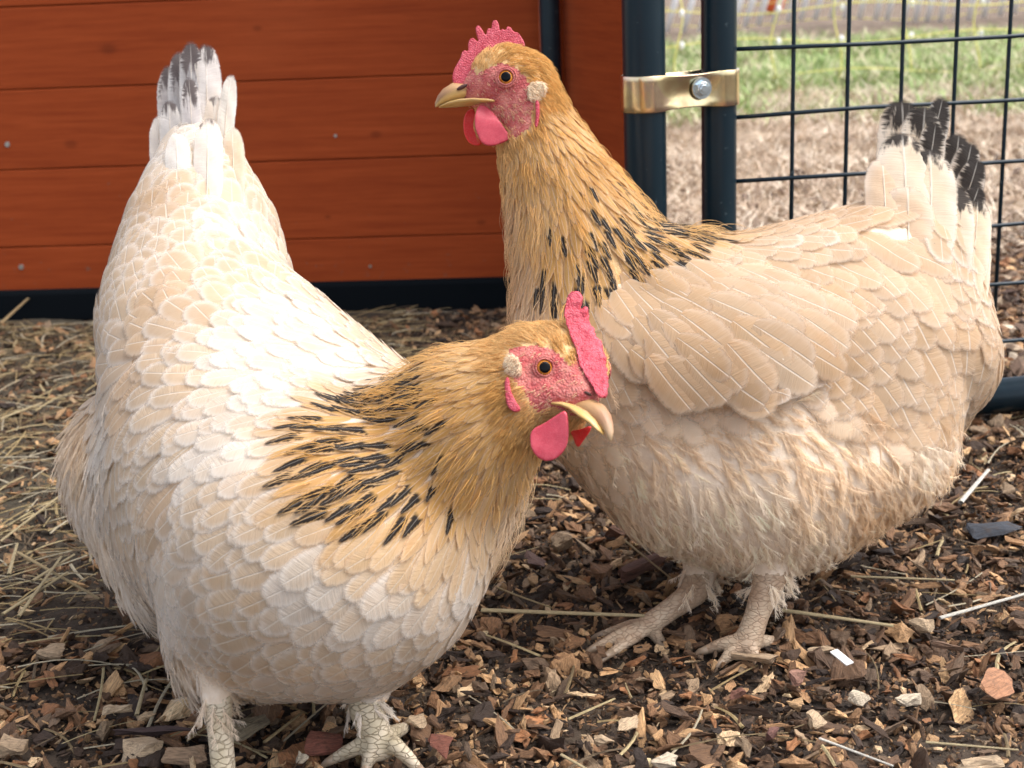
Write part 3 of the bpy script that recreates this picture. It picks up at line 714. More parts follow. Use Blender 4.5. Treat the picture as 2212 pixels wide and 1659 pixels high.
# ------------------------------------------------------------------ hen body building
_ico = bmesh.new(); bmesh.ops.create_icosphere(_ico, subdivisions=3, radius=1.0); ICO = np.array([v_.co[:] for v_ in _ico.verts]); _ico.free()
def ell(x, y, d, rx, ry, rd):
    c = np.array(P(x, y, d)); s = d/FPX
    A = np.array([AX_R[:], AX_U[:], AX_B[:]])
    return c + (ICO*np.array([rx*s, ry*s, rd])) @ A
def ball(p, r): return np.array(p)+ICO*r
def hulls(pairs):
    V, F = [], []
    for a, b in pairs:
        bm = bmesh.new()
        for p in np.vstack([a, b]): bm.verts.new(p)
        bmesh.ops.convex_hull(bm, input=bm.verts[:]); bmesh.ops.delete(bm, geom=[v_ for v_ in bm.verts if not v_.link_faces], context='VERTS')
        bm.verts.index_update(); o = len(V); V += [v_.co[:] for v_ in bm.verts]; F += [tuple(x.index+o for x in f.verts) for f in bm.faces]; bm.free()
    return mesh_np('soup', V, F)
def smooth_mesh(me, weight_fn, iters):
    n = len(me.vertices); V = np.empty(n*3, np.float32); me.vertices.foreach_get('co', V); V = V.reshape(-1, 3).astype(float)
    E = np.empty(len(me.edges)*2, np.int32); me.edges.foreach_get('vertices', E); E = E.reshape(-1, 2)
    deg = np.bincount(E.ravel(), minlength=n)[:, None]; w_ = weight_fn(V)[:, None]
    for k in range(iters):
        S = np.zeros_like(V)
        for j in range(3): S[:, j] = np.bincount(E[:, 0], V[E[:, 1], j], n)+np.bincount(E[:, 1], V[E[:, 0], j], n)
        V += (S/np.maximum(deg, 1)-V)*w_*.6
    me.vertices.foreach_set('co', V.ravel().astype(np.float32)); me.update(); return V
RMn = np.array([AX_R[:], AX_U[:], AX_B[:]])
def projn(V):
    l = (V-np.array(CAMO)) @ RMn.T
    return 1106+l[:, 0]/-l[:, 2]*FPX, 829.5-l[:, 1]/-l[:, 2]*FPX, -l[:, 2]
def in_poly(x, y, poly):
    c = np.zeros(len(x), bool); n = len(poly); j = n-1
    for i in range(n):
        xi, yi = poly[i]; xj, yj = poly[j]
        c ^= ((yi > y) != (yj > y)) & (x < (xj-xi)*(y-yi)/((yj-yi) or 1e-9)+xi); j = i
    return c

class Plumage:
    def __init__(s): s.V, s.F, s.C, s.U, s.Q = [], [], [], [], []
    def grid(s, P_, col, U_, par):
        nr, nc = P_.shape[:2]; o = sum(len(a) for a in s.V) if False else s.off if hasattr(s, 'off') else 0
        s.off = o+nr*nc
        s.V.append(P_.reshape(-1, 3)); s.U.append(U_.reshape(-1, 3)); s.C.append(np.tile(col, (nr*nc, 1))); s.Q.append(np.tile(par, (nr*nc, 1)))
        i = np.arange(nr-1)[:, None]*nc+np.arange(nc-1)[None]+o; i = i.ravel()
        s.F.append(np.stack([i, i+1, i+nc+1, i+nc], 1))
    def mesh(s, name):
        V, F, C, U, Q = map(np.vstack, (s.V, s.F, s.C, s.U, s.Q))
        me = np_mesh(name, V, F, C, V*0, None, True, 4)
        for nm, A in (('fuv', U), ('fpar', Q)):
            a = me.attributes.new(nm, 'FLOAT_VECTOR', 'POINT'); a.data.foreach_set('vector', A.ravel().astype(np.float32))
        return me
def width_profile(u, pointed):
    a = np.clip(u/.35, 0, 1); base = .35+.65*np.sin(a*np.pi/2)
    if pointed: return base*np.clip((1.02-u)/.55, 0, 1)**.6
    return base*(1-.12*np.clip((u-.7)/.3, 0, 1))
def vane(pl, p, n, t, L, W, col, fluff, mode, bvh, h0, lift, rows=8, cols=5, pointed=False, camber=.10, curl=.0):
    q = Vector(p); t = Vector(t); n = Vector(n); step = L/(rows-1); G_ = np.zeros((rows, cols, 3)); U_ = np.zeros((rows, cols, 3)); r = random.random()
    vs = np.linspace(-1, 1, cols)
    for i in range(rows):
        u = i/(rows-1)
        if i:
            q2 = q+t*step; hit = bvh.find_nearest(q2)
            if hit[0] is not None and (hit[0]-q2).length < .02:
                n = (n*.5+hit[1]*.5).normalized(); q = hit[0]
            else: q = q2
            t = (t-n*t.dot(n)).normalized()
        b = n.cross(t).normalized(); w_ = W/2*float(width_profile(np.array(u), pointed))
        h = h0+lift*(u**1.1) - curl*max(0, u-.7)**2*L*3
        for j, v_ in enumerate(vs):
            pt = q + n*(h-camber*w_*v_*v_) + b*(v_*w_) + t*(0 if pointed else -.10*W*v_*v_*u)
            G_[i, j] = pt; U_[i, j] = (u, v_, r)
    pl.grid(G_, col, U_, (fluff, mode, L/.0022*.35))
class Strands:
    def __init__(s): s.P, s.n, s.R, s.C = [], [], [], []
    def add(s, pts, r0, col):
        s.P.append(np.array(pts)); k = len(pts); s.n.append(k); s.R.append(r0*(1-.8*np.linspace(0, 1, k)**1.5)); s.C.append(col)
    def curves(s, name):
        hc = bpy.data.hair_curves.new(name); hc.add_curves([int(k) for k in s.n])
        hc.position_data.foreach_set('vector', np.vstack(s.P).ravel().astype(np.float32))
        a = hc.attributes.get('radius') or hc.attributes.new('radius', 'FLOAT', 'POINT'); a.data.foreach_set('value', np.concatenate(s.R).astype(np.float32))
        c = hc.attributes.new('scol', 'FLOAT_COLOR', 'CURVE'); C = np.array(s.C); C = np.hstack([C[:, :3], np.ones((len(C), 1))]); c.data.foreach_set('color', C.ravel().astype(np.float32))
        return hc
def rnd_dir(n):
    v_ = Vector(rng.normal(size=3)); return (v_-n*v_.dot(n)).normalized()
def tuft(st, p, n, t, L, col, kind, bvh, spread=.0030, k=26):
    """kind 0: short hair-like feathers; kind 1: downy semiplume"""
    if kind == 0:
        for _ in range(k):
            o = rnd_dir(n)*spread*math.sqrt(rng.random()); q = Vector(p)+o; d = (t+rnd_dir(n)*.22).normalized(); l = L*rng.uniform(.6, 1.2)
            f = rng.uniform(.72, 1.25); up = rng.uniform(.10, .30)
            st.add([q-n*.0006, q+d*l*.35+n*l*up*.8, q+d*l*.7+n*l*up, q+d*l+n*l*up*.75], rng.uniform(.00012, .00021), np.clip(np.array(col)*f, 0, 1))
    else:
        l = L*rng.uniform(.7, 1.15); b = n.cross(t); cv = rng.normal(0, .25); lf = rng.uniform(.04, .15); f0 = rng.uniform(.94, 1.06)
        def shaft(u): return Vector(p)+t*l*u+b*(cv*l*u*u)+n*(l*lf*math.sin(u*2.0)-.001)
        st.add([shaft(u) for u in (0, .25, .5, .75, 1)], .00016, np.clip(np.array(col)*1.1*f0, 0, 1))
        for i in range(k):
            u = rng.uniform(.05, 1.0); s = 1 if i % 2 else -1; q = shaft(u); bl = .32*L*(1.05-.5*u)*rng.uniform(.6, 1.2)
            d = (b*s*rng.uniform(.10, .62)+t*rng.uniform(.8, 1.3)+n*rng.normal(.0, .12)).normalized(); cur = (t*.5-n*.25)
            f = f0*rng.uniform(.94, 1.06)
            st.add([q, q+d*bl*.4, q+d*bl*.75+cur*bl*.05, q+d*bl+cur*bl*.14], .00011, np.clip(np.array(col)*f, 0, 1))
def surf_dir(n, dx, dy):
    d = AX_R*dx-AX_U*dy; v_ = AX_B; vn = v_.dot(n)
    if abs(vn) > .25: d = d-v_*(d.dot(n)/vn)
    d = d-n*d.dot(n)
    return d.normalized() if d.length > 1e-6 else n.orthogonal().normalized()
def shoot(bvh, x, y, back=False):
    o = CAMO; d = (P(x, y, 1)-CAMO).normalized()
    if back: o = CAMO+d*4; d = -d
    h = bvh.ray_cast(o, d)
    if h[0] is None:
        for rr in (12, 25, 45, 70, 110):
            for a in range(12):
                h = bvh.ray_cast(CAMO, (P(x+rr*math.cos(a*.524), y+rr*math.sin(a*.524), 1)-CAMO).normalized())
                if h[0] is not None: return h[0], h[1]
        return None, None
    return h[0], h[1]
def sample_surface(me, n):
    me.calc_loop_triangles(); T = np.empty(len(me.loop_triangles)*3, np.int32); me.loop_triangles.foreach_get('vertices', T); T = T.reshape(-1, 3)
    V = np.empty(len(me.vertices)*3, np.float32); me.vertices.foreach_get('co', V); V = V.reshape(-1, 3).astype(float)
    N = np.empty(len(me.vertices)*3, np.float32); me.vertices.foreach_get('normal', N); N = N.reshape(-1, 3)
    a, b, c = V[T[:, 0]], V[T[:, 1]], V[T[:, 2]]; ar = np.linalg.norm(np.cross(b-a, c-a), axis=1); i = rng.choice(len(T), n, p=ar/ar.sum())
    r1, r2 = np.sqrt(rng.random(n))[:, None], rng.random(n)[:, None]
    p = a[i]*(1-r1)+b[i]*r1*(1-r2)+c[i]*r1*r2; nn = N[T[i, 0]]*(1-r1)+N[T[i, 1]]*r1*(1-r2)+N[T[i, 2]]*r1*r2
    return p, nn/np.linalg.norm(nn, axis=1)[:, None]
def plume(me, bvh, anchors, skip, ncand=42000, wing_poly=None, hfun=None, hmul=1.0):
    """feathers, short head feathers and down over a skin, steered by anchors (x, y, dx, dy, L mm, W mm, colour, black, fluff)"""
    AP, AD, AA = [], [], []
    for (x, y, dx, dy, L, W, col, bk, fl) in anchors:
        q, n = shoot(bvh, x, y)
        if q is None: print('anchor missed', x, y); continue
        AP.append(q[:]); AD.append(surf_dir(n, dx, dy)[:]); AA.append((L*.001, W*.001, *col, bk, fl))
    AP, AD, AA = map(np.array, (AP, AD, AA))
    p, n = sample_surface(me, ncand)
    ok = ~skip(p); p, n = p[ok], n[ok]
    d = np.linalg.norm(p[:, None]-AP[None], axis=2); w_ = 1/(d**3.5+1e-8); w_ /= w_.sum(1)[:, None]
    D = w_ @ AD; A = w_ @ AA
    rad = .5*np.sqrt(.62*A[:, 1]*.42*A[:, 0])*1.0
    hair = A[:, 0] < .011
    rad = np.where(hair, .0021, np.where(A[:, 6] > .55, np.minimum(rad, .0058), rad))
    acc = []; AccP = np.zeros((len(p), 3)); k = 0; AccR = np.zeros(len(p))
    for i in range(len(p)):
        if k:
            dd = np.linalg.norm(AccP[:k]-p[i], axis=1)
            if (dd < np.minimum(AccR[:k], rad[i])*1.45).any(): continue
        AccP[k] = p[i]; AccR[k] = rad[i]; k += 1; acc.append(i)
    pl, wp, st = Plumage(), Plumage(), Strands(); X, Y, Z = projn(p)
    for i in acc:
        N_ = Vector(n[i]); t = Vector(D[i]); t = t-N_*t.dot(N_)
        t = t.normalized() if t.length > 1e-5 else N_.orthogonal().normalized()
        L, W, r, g, b, bk, fl = A[i]; ang = rng.normal(0, .10); t = (Quaternion(N_, ang) @ t)
        f = rng.uniform(.90, 1.08); wm = rng.uniform(0, .10)
        col = np.array([r*f, g*f*(1-wm*.25), b*f*(1-wm*.8), 1 if (rng.random() < bk*1.15-.06 and W < .0108) else 0])
        if W > .013: W *= 1.14
        elif L > .012: W *= 1.12
        if hair[i]:
            tuft(st, p[i], N_, t, L*rng.uniform(.8, 1.2), col[:3], 0, bvh); continue
        L *= rng.uniform(.88, 1.12); pointed = W < .012
        tgt = wp if (wing_poly and Z[i] < wing_poly[1] and in_poly(X[i:i+1], Y[i:i+1], wing_poly[0])[0]) else pl
        if W < .012 and bk > .02: col[3] = col[3]
        h0 = .0004+rng.random()*.0007
        if hfun is not None: h0 += hfun(X[i], Y[i])
        if fl > .6 and (fl > .8 or rng.random() < .85): tgt = None
        if tgt is not None: vane(tgt, p[i], N_, t, L, W*rng.uniform(.9, 1.12), col, min(1, fl), 0 if (W < .0125 or b < .52*r) else .5, bvh, h0, (.0014+.038*L)*hmul*(1+.4*fl), pointed=pointed, rows=8 if L > .02 else 6, cols=7 if W > .015 else 5, camber=.10 if not pointed else .25)
        if fl > .35:
            for _ in range(1 if fl < .6 else 3): tuft(st, p[i]+np.array((rnd_dir(N_)*.003)[:]), N_, (t+rnd_dir(N_)*.25).normalized(), L*.75, col[:3]*np.array([1.04, 1.05, 1.06]), 1, bvh, k=int(36+34*fl))
        elif W < .012 and rng.random() < .8:
            tuft(st, p[i]+np.array((t*L*.3)[:]), N_, t, L*.8, col[:3]*1.1, 0, bvh, spread=.003, k=5)
        elif W >= .012 and rng.random() < -1:
            tuft(st, p[i]+np.array((t*L*.5)[:])+n[i]*.0015, N_, t, L*.16, np.clip(col[:3]*1.15, 0, .95), 0, bvh, spread=.006, k=6)
    print('feathers', len(acc), 'strands', len(st.n))
    return pl, wp, st
def long_feather(root, tip, W, bend, col, black, mode=1, facing=None, fluff=-.42, name='tail_feather', parent=None, rows=18, cols=9, sag=.0, mat=None, label=None, width_tip=1.0):
    """one big feather, a cambered tapered vane on its own shaft"""
    root, tip = Vector(root), Vector(tip); ax = (tip-root); L = ax.length; ax.normalize()
    fz = (facing or AX_B); fz = (fz-ax*fz.dot(ax)).normalized(); b = ax.cross(fz)
    G_ = np.zeros((rows, cols, 3)); U_ = np.zeros((rows, cols, 3)); r = random.random()
    mid = []
    for i in range(rows):
        u = i/(rows-1); c = root+ax*L*u+b*(bend*L*(u*u-u)*-1)+fz*(sag*L*math.sin(math.pi*u)); mid.append(c)
        w_ = W/2*(.35+.65*min(1, u/.3)**.7)*(1-(1-width_tip)*max(0, u-.5)*2)
        for j, v_ in enumerate(np.linspace(-1, 1, cols)):
            pt = c+b*v_*w_ - fz*(.18*w_*v_*v_) + ax*(-.15*W*v_*v_*u) + fz*.0006*math.sin(u*23+v_*4+r*9)
            G_[i, j] = pt; U_[i, j] = (u, v_, r)
    pl = Plumage(); pl.grid(G_, np.array([*col, black]), U_, (fluff, mode, L/.0022*.35))
    o = link(name, pl.mesh(name), mat or FEATHER, parent)
    bm = bmesh.new(); K = int(rows*.86); add_tube(bm, [m_+fz*.0003 for m_ in mid[:K]], [.0009*(1-.92*i/(K-1)) for i in range(K)], 6)
    q = link_sub('quill', bm_mesh('quill', bm, True), QUILL, o)
    return o
m = M('quill', .5).color((.52, .42, .32)); QUILL = m.m
def loft(stations, name, mat, parent, seg=20, voxel=None, sub=False):
    """stations: (x, y, d, half height px, half width m) along a curved axis, elliptical sections"""
    pts = [P(x, y, d) for x, y, d, *_ in stations]; V, F, L_ = [], [], []; n = len(pts)
    for i, (x, y, d, hh, hw) in enumerate(stations):
        t = (pts[min(i+1, n-1)]-pts[max(i-1, 0)]).normalized(); u_ = (AX_U-t*AX_U.dot(t)).normalized() if abs(AX_U.dot(t)) < .9 else (AX_R-t*AX_R.dot(t)).normalized()
        s_ = t.cross(u_); h = hh*d/FPX
        for k in range(seg):
            a = 2*math.pi*k/seg; V.append((pts[i]+u_*math.sin(a)*h+s_*math.cos(a)*hw)[:]); L_.append((i/(n-1), math.sin(a), math.cos(a)))
    for i in range(n-1):
        for k in range(seg): F.append((i*seg+k, i*seg+(k+1) % seg, (i+1)*seg+(k+1) % seg, (i+1)*seg+k))
    F += [tuple(range(seg))[::-1], tuple(range((n-1)*seg, n*seg))]
    me = mesh_np(name, V, F, True); a = me.attributes.new('loc', 'FLOAT_VECTOR', 'POINT'); a.data.foreach_set('vector', np.array(L_).ravel().astype(np.float32))
    return link(name, me, mat, parent)
def eye(x, y, d, r, parent, facing, rp=.72):
    q = P(x, y, d); R = facing.to_track_quat('Z', 'Y').to_matrix().to_4x4(); T = Matrix.Translation(q) @ R
    bm = bmesh.new(); bmesh.ops.create_uvsphere(bm, u_segments=32, v_segments=20, radius=r*1.25, matrix=T @ Matrix.Translation((0, 0, -r*.72)))
    e = link('eye', bm_mesh('eye', bm, True), IRIS, parent)
    bm = bmesh.new(); bmesh.ops.create_uvsphere(bm, u_segments=32, v_segments=20, radius=1, matrix=T @ Matrix.Translation((0, 0, r*.42)) @ Matrix.Diagonal((r*rp, r*rp, r*.20, 1)))
    link_sub('pupil', bm_mesh('pupil', bm, True), PUPIL, e)
    bm = bmesh.new(); K = 40
    for ring, (rr, tr_, c_, zz) in enumerate(((1.10, .13, 1.02, .22), (1.34, .17, 1.06, .06))):
        add_tube(bm, [T @ Vector((math.cos(a)*r*rr*c_, math.sin(a)*r*rr, r*(zz-.02*math.cos(a*2)))) for a in [2*math.pi*k/K for k in range(K+1)]], r*tr_, 8, False)
    link('eyelid', bm_mesh('eyelid', bm, True), LID, parent)
def roughen(me, amp, sc):
    for v_ in me.vertices: v_.co += v_.normal*(mn.noise(v_.co*sc)*amp+mn.noise(v_.co*sc*3)*amp*.4)
def flap(pts, thick, name, mat, parent, voxel=.0008, it=5, n=2, vec=None):
    w3 = rounded([P(*q) for q in pts], n); return link(name, (lambda me: (me.polygons.foreach_set('use_smooth', [True]*len(me.polygons)), me)[1])(slab(w3, (vec or AX_B)*thick, voxel, it)), mat, parent)
# ------------------------------------------------------------------ hens
CREAM, WHITE, BUFF, BUFF2 = (.73,.58,.42), (.82,.74,.65), (.68,.50,.33), (.66,.45,.27)
GOLD, GOLD2, TANF, GREY = (.66,.39,.13), (.74,.49,.22), (.60,.43,.28), (.50,.46,.44)
BUFFG = (.76,.57,.36)
def leg_chain(pts):
    return [(ball(a, ra), ball(b, rb)) for (a, ra), (b, rb) in zip(pts, pts[1:])]
def build_body(parent, pairs, legs, face_poly, leg_test, scale_mat, protect, gold_poly):
    me = eval_mesh(hulls(pairs+legs), .0019)
    def wf(V):
        x, y, z = projn(V); w_ = np.ones(len(V)); w_[protect(V, x, y, z)] = .0; return w_
    smooth_mesh(me, wf, 34); smooth_mesh(me, lambda V: np.full(len(V), .5), 3)
    me.polygons.foreach_set('use_smooth', [True]*len(me.polygons))
    V = np.empty(len(me.vertices)*3, np.float32); me.vertices.foreach_get('co', V); V = V.reshape(-1, 3).astype(float); x, y, z = projn(V)
    mi = np.zeros(len(V), int); mi[leg_test(V, x, y, z)] = 1; mi[in_poly(x, y, face_poly) & ~leg_test(V, x, y, z)] = 2
    mi[(mi == 0) & in_poly(x, y, gold_poly)] = 3
    fv = np.empty(len(me.polygons), np.int32); me.polygons.foreach_get('loop_start', fv)
    lv = np.empty(len(me.loops), np.int32); me.loops.foreach_get('vertex_index', lv)
    o = link('body', me, [SKIN, scale_mat, FACE, SKIN_GOLD], parent)
    me.polygons.foreach_set('material_index', mi[lv[fv]].astype(np.int32)); me.update()
    bvh = BVHTree.FromPolygons([Vector(v_) for v_ in V], [tuple(p.vertices) for p in me.polygons])
    return o, me, bvh
def foot(center, heads, r0=.0050):
    """toes from a foot centre: list of (target point, mid lift)"""
    out = []; claws = []
    for tgt, lift in heads:
        c, t = Vector(center), Vector(tgt); m1 = c.lerp(t, .35)+Vector((0, 0, lift)); m2 = c.lerp(t, .72)+Vector((0, 0, lift*.5))
        out += leg_chain([(c, r0*1.15), (m1, r0*1.0), (m2, r0*.86), (t, r0*.62)])
        d = (t-m2).normalized(); claws.append((t, d))
    return out, claws
def add_claws(parent, claws, r=.0031):
    for t, d in claws:
        bm = bmesh.new(); add_tube(bm, [t-d*.002, t+d*.004, t+d*.008+Vector((0, 0, -.001)), t+d*.0115+Vector((0, 0, -.0035))], [r, r*.8, r*.5, r*.12], 10)
        link('claw', bm_mesh('claw', bm, True), CLAW, parent)

# ================= front hen
hA = empty('hen', (-.06, .80, 0), 'pale cream hen in the foreground with black flecked golden neck, head turned to the right', 'hen', 'hens standing in the run')
e = dict(
 chest=ell(700,1190,.835,355,310,.085), mid=ell(540,1040,.90,305,330,.088), back=ell(620,880,.92,290,185,.075),
 saddle=ell(432,690,1.0,215,190,.068), rump=ell(435,500,1.05,160,140,.05), tail=ell(428,350,1.09,78,90,.020),
 fluff=ell(285,1010,1.02,140,175,.06), fluffb=ell(380,1180,.96,130,180,.06),
 shoulder=ell(800,900,.90,150,125,.055), neck1=ell(900,1050,.84,222,215,.058), neck2=ell(1010,930,.815,160,185,.045), neck3=ell(1090,880,.805,110,150,.034),
 skull=ell(1200,800,.805,108,100,.028), skullb=ell(1150,810,.805,100,110,.030), muzzle=ell(1262,855,.775,34,38,.011), cheek=ell(1165,860,.795,85,75,.024), jaw=ell(1190,920,.795,45,45,.016),
 thigh=ell(450,1400,.86,85,110,.030), thighb=ell(760,1430,.87,110,80,.030))
Apairs = [(e[a], e[b]) for a, b in [('chest','mid'),('mid','back'),('mid','saddle'),('back','saddle'),('saddle','rump'),('rump','tail'),('fluff','mid'),('fluff','fluffb'),('fluffb','mid'),
  ('back','shoulder'),('shoulder','neck1'),('chest','neck1'),('neck1','neck2'),('neck2','neck3'),('neck3','skullb'),('skull','skullb'),('skull','muzzle'),('cheek','muzzle'),('cheek','skullb'),('jaw','cheek'),('jaw','muzzle'),('cheek','neck3'),('chest','thigh'),('chest','thighb')]]
fA = G(487, 1712, .010); fA2 = G(822, 1612, .014)
toesA1, cl1 = foot(fA, [(G(560,1730,.005), .006), (G(520,1800,.004), .006), (G(420,1790,.004), .006), (G(440,1690,.004), .004)])
toesA2, cl2 = foot(fA2, [(G(905,1662,.006), .007), (G(790,1660,.006), .007), (G(720,1640,.006), .004), (G(880,1570,.006), .003)])
top1 = P(466, 1470, proj(fA)[2]+.015); top2 = P(790, 1440, proj(fA2)[2]+.02); k2 = P(790, 1530, proj(fA2)[2]+.005)
legsA = leg_chain([(top1, .0095), (top1.lerp(fA, .35), .0072), (top1.lerp(fA, .8), .0068), (fA, .0078)]) + leg_chain([(top2, .011), (k2, .0100), (fA2.lerp(k2, .3), .0090), (fA2, .0088)]) + toesA1 + toesA2
faceA = [(1105,772),(1100,750),(1150,742),(1200,752),(1235,790),(1248,762),(1262,775),(1300,800),(1318,870),(1270,905),(1200,880),(1180,895),(1150,868),(1128,835),(1110,815)]
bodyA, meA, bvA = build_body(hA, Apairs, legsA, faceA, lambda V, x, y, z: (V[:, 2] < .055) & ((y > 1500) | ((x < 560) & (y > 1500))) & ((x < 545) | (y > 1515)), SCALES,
    lambda V, x, y, z: (V[:, 2] < .055) & (y > 1490) & ((x < 560) | (V[:, 2] < .045)) | ((x > 1110) & (y < 930)), [(1350,600),(1040,600),(960,760),(880,900),(1000,1120),(1200,1020),(1350,900)])
Aanch = [
 # head and cheek, hair-like
 (1100,740,-.9,.1,7,4,GOLD2,0,0),(1150,700,-.95,-.1,7,4,GOLD2,0,0),(1200,700,-.8,-.3,7,4,GOLD2,0,0),(1250,720,-.5,-.6,6,4,GOLD2,0,0),(1300,760,.2,-.8,8,4,GOLD2,0,0),(1225,770,-.3,-.8,6,4,GOLD,0,0),(1180,725,-.8,-.5,6,4,GOLD2,0,0),
 (1060,770,-.9,.3,9,4,GOLD2,0,0),(1080,850,-.8,.6,9,4,GOLD,0,0),(1130,905,-.6,.7,7,4,GOLD,0,0),(1150,940,-.3,.9,9,4,GOLD2,0,0),(1150,870,-.8,.4,5,4,GOLD2,0,0),(1190,905,-.7,.3,5,4,GOLD2,0,0),(1200,960,-.1,1,9,4,GOLD2,0,0),(1110,960,-.5,.85,10,4,GOLD,0,0),
 # hackle
 (1020,770,-.95,.3,16,5,GOLD2,.0,0),(1040,860,-.85,.5,18,5,GOLD,.05,0),(980,820,-.95,.3,24,6,GOLD,.35,0),(940,830,-1,.2,30,7,GOLD,1,0),(960,900,-.9,.45,28,6,GOLD,.5,0),
 (900,880,-.97,.25,33,7,GOLD,1,0),(830,890,-1,.12,34,8,GOLD,1,0),(780,930,-1,.22,34,8,GOLD,1,0),(740,980,-.97,.3,34,8,GOLD,1,0),(850,960,-.92,.38,34,8,GOLD,1,0),(900,980,-.85,.5,32,7,GOLD,1,0),
 (960,980,-.75,.65,28,7,GOLD,.5,0),(820,1030,-.88,.48,34,8,GOLD,1,0),(760,1040,-.92,.4,34,8,GOLD,.9,0),(900,1060,-.75,.65,33,8,GOLD,.9,0),(840,1090,-.8,.6,33,8,GOLD,.8,0),(980,1060,-.6,.8,32,8,GOLD,.35,0),(1030,1000,-.5,.85,28,7,GOLD,.1,0),
 (1090,1030,-.25,.95,28,8,GOLD2,0,0),(1130,1010,-.1,1,26,8,GOLD2,0,0),(1140,1060,-.1,1,30,9,CREAM,0,0),(1060,1100,-.35,.93,34,11,BUFFG,0,0),(980,1140,-.5,.86,36,11,BUFFG,0,0),(900,1140,-.65,.76,36,11,BUFFG,0,0),(830,1140,-.75,.65,36,12,BUFFG,0,0),
 # back, breast, flank
 (640,1060,-1,.28,40,17,CREAM,0,0),(700,1130,-.92,.4,40,15,CREAM,0,0),(760,1210,-.85,.5,40,18,WHITE,0,0),(900,1250,-.65,.75,38,19,WHITE,0,0),(1030,1220,-.4,.9,36,18,WHITE,0,0),(620,960,-1,.15,40,18,WHITE,0,0),
 (640,1280,-.95,.28,40,20,CREAM,0,0),(500,1150,-.92,.35,40,20,CREAM,0,0),(400,1250,-.55,.83,40,18,WHITE,0,.2),(560,1400,-.8,.55,38,19,CREAM,0,0),(780,1380,-.75,.6,38,20,CREAM,0,0),(950,1330,-.55,.8,36,19,CREAM,0,0),(700,1480,-.7,.6,36,19,WHITE,0,0),(860,1450,-.7,.6,34,18,WHITE,0,0),
 (330,1180,-.15,1,42,14,WHITE,0,.3),(300,1050,-.05,1,44,15,CREAM,0,.1),(280,920,-.1,1,42,19,CREAM,0,0),(400,1050,-.7,.7,42,19,BUFF,0,0),(420,930,-.7,.55,40,19,CREAM,0,0),(520,960,-1,.25,40,19,WHITE,0,0),(660,850,-1,.08,40,18,WHITE,0,0),(800,790,-1,-.05,38,17,WHITE,0,0),(880,770,-1,-.1,36,16,CREAM,0,0),
 (600,770,-.95,-.15,40,18,WHITE,0,0),(700,710,-.9,-.3,38,17,WHITE,0,0),(460,800,-.8,-.1,40,20,CREAM,0,0),(340,800,-.5,.3,40,20,BUFF,0,0),
 (500,690,-.65,-.6,42,22,CREAM,0,0),(600,620,-.5,-.85,42,21,CREAM,0,0),(400,680,-.6,-.7,42,22,BUFF,0,0),(300,680,-.35,-.8,42,21,CREAM,0,0),(250,620,-.05,-1,42,21,CREAM,0,0),(560,560,-.45,-.9,42,22,WHITE,0,0),
 (450,560,-.4,-.9,42,23,CREAM,0,0),(350,500,-.1,-1,44,23,BUFF,0,0),(540,470,-.35,-.93,44,21,CREAM,0,0),(440,440,-.15,-1,46,23,CREAM,0,0),(370,370,.1,-1,46,20,WHITE,0,0),(490,360,-.2,-1,46,20,CREAM,0,0),(430,320,0,-1,44,16,WHITE,0,0),
 # rear fluff and thigh
 (185,950,-.25,1,30,15,CREAM,0,.9),(170,1060,-.1,1,30,15,WHITE,0,1),(215,1130,.1,1,30,15,WHITE,0,.95),(240,900,-.2,1,32,15,WHITE,0,.5),(250,1220,.25,1,30,14,WHITE,0,.8),(430,1470,.15,1,24,10,WHITE,0,.9),(350,1340,.3,.95,34,14,WHITE,0,.35),(480,1460,-.1,1,24,10,CREAM,0,.9),(790,1500,0,1,18,10,WHITE,0,.9)]
def skipA(p):
    x, y, z = projn(p); V = p
    return (in_poly(x, y, faceA) & (z < .95)) | ((V[:, 2] < .058) & (y > 1532) & (x < 560)) | ((V[:, 2] < .046) & (y > 1535)) | (V[:, 2] < .028)
wingA = ([(235,790),(330,800),(470,1000),(500,1130),(400,1160),(290,1130),(240,1020)], 2.0)
pl, wp, st = plume(meA, bvA, Aanch, skipA, wing_poly=wingA)
link('plumage', pl.mesh('plumage'), FEATHER, hA); link('wing', wp.mesh('wing'), FEATHER, hA); link('down', st.curves('down'), DOWN, hA)
def bristles(me, poly, name, parent, cols, n, zmax, keep):
    p, nn = sample_surface(me, 60000); x, y, z = projn(p); ok = np.where(in_poly(x, y, poly) & (z < zmax))[0][:n*4]; st = Strands()
    for i in ok:
        if rng.random() > keep(x[i], y[i]): continue
        N_ = Vector(nn[i]); t = surf_dir(N_, *(cols[1])); tuft(st, p[i], N_, t, .0034, cols[0], 0, None, spread=.0008, k=2)
    link(name, st.curves(name), DOWN, parent)
bristles(meA, faceA, 'face_bristles', hA, ((.74,.50,.32), (-.8, .6)), 700, .9, lambda x, y: .9 if (y > 835 and x < 1200) or y > 880 else .12)
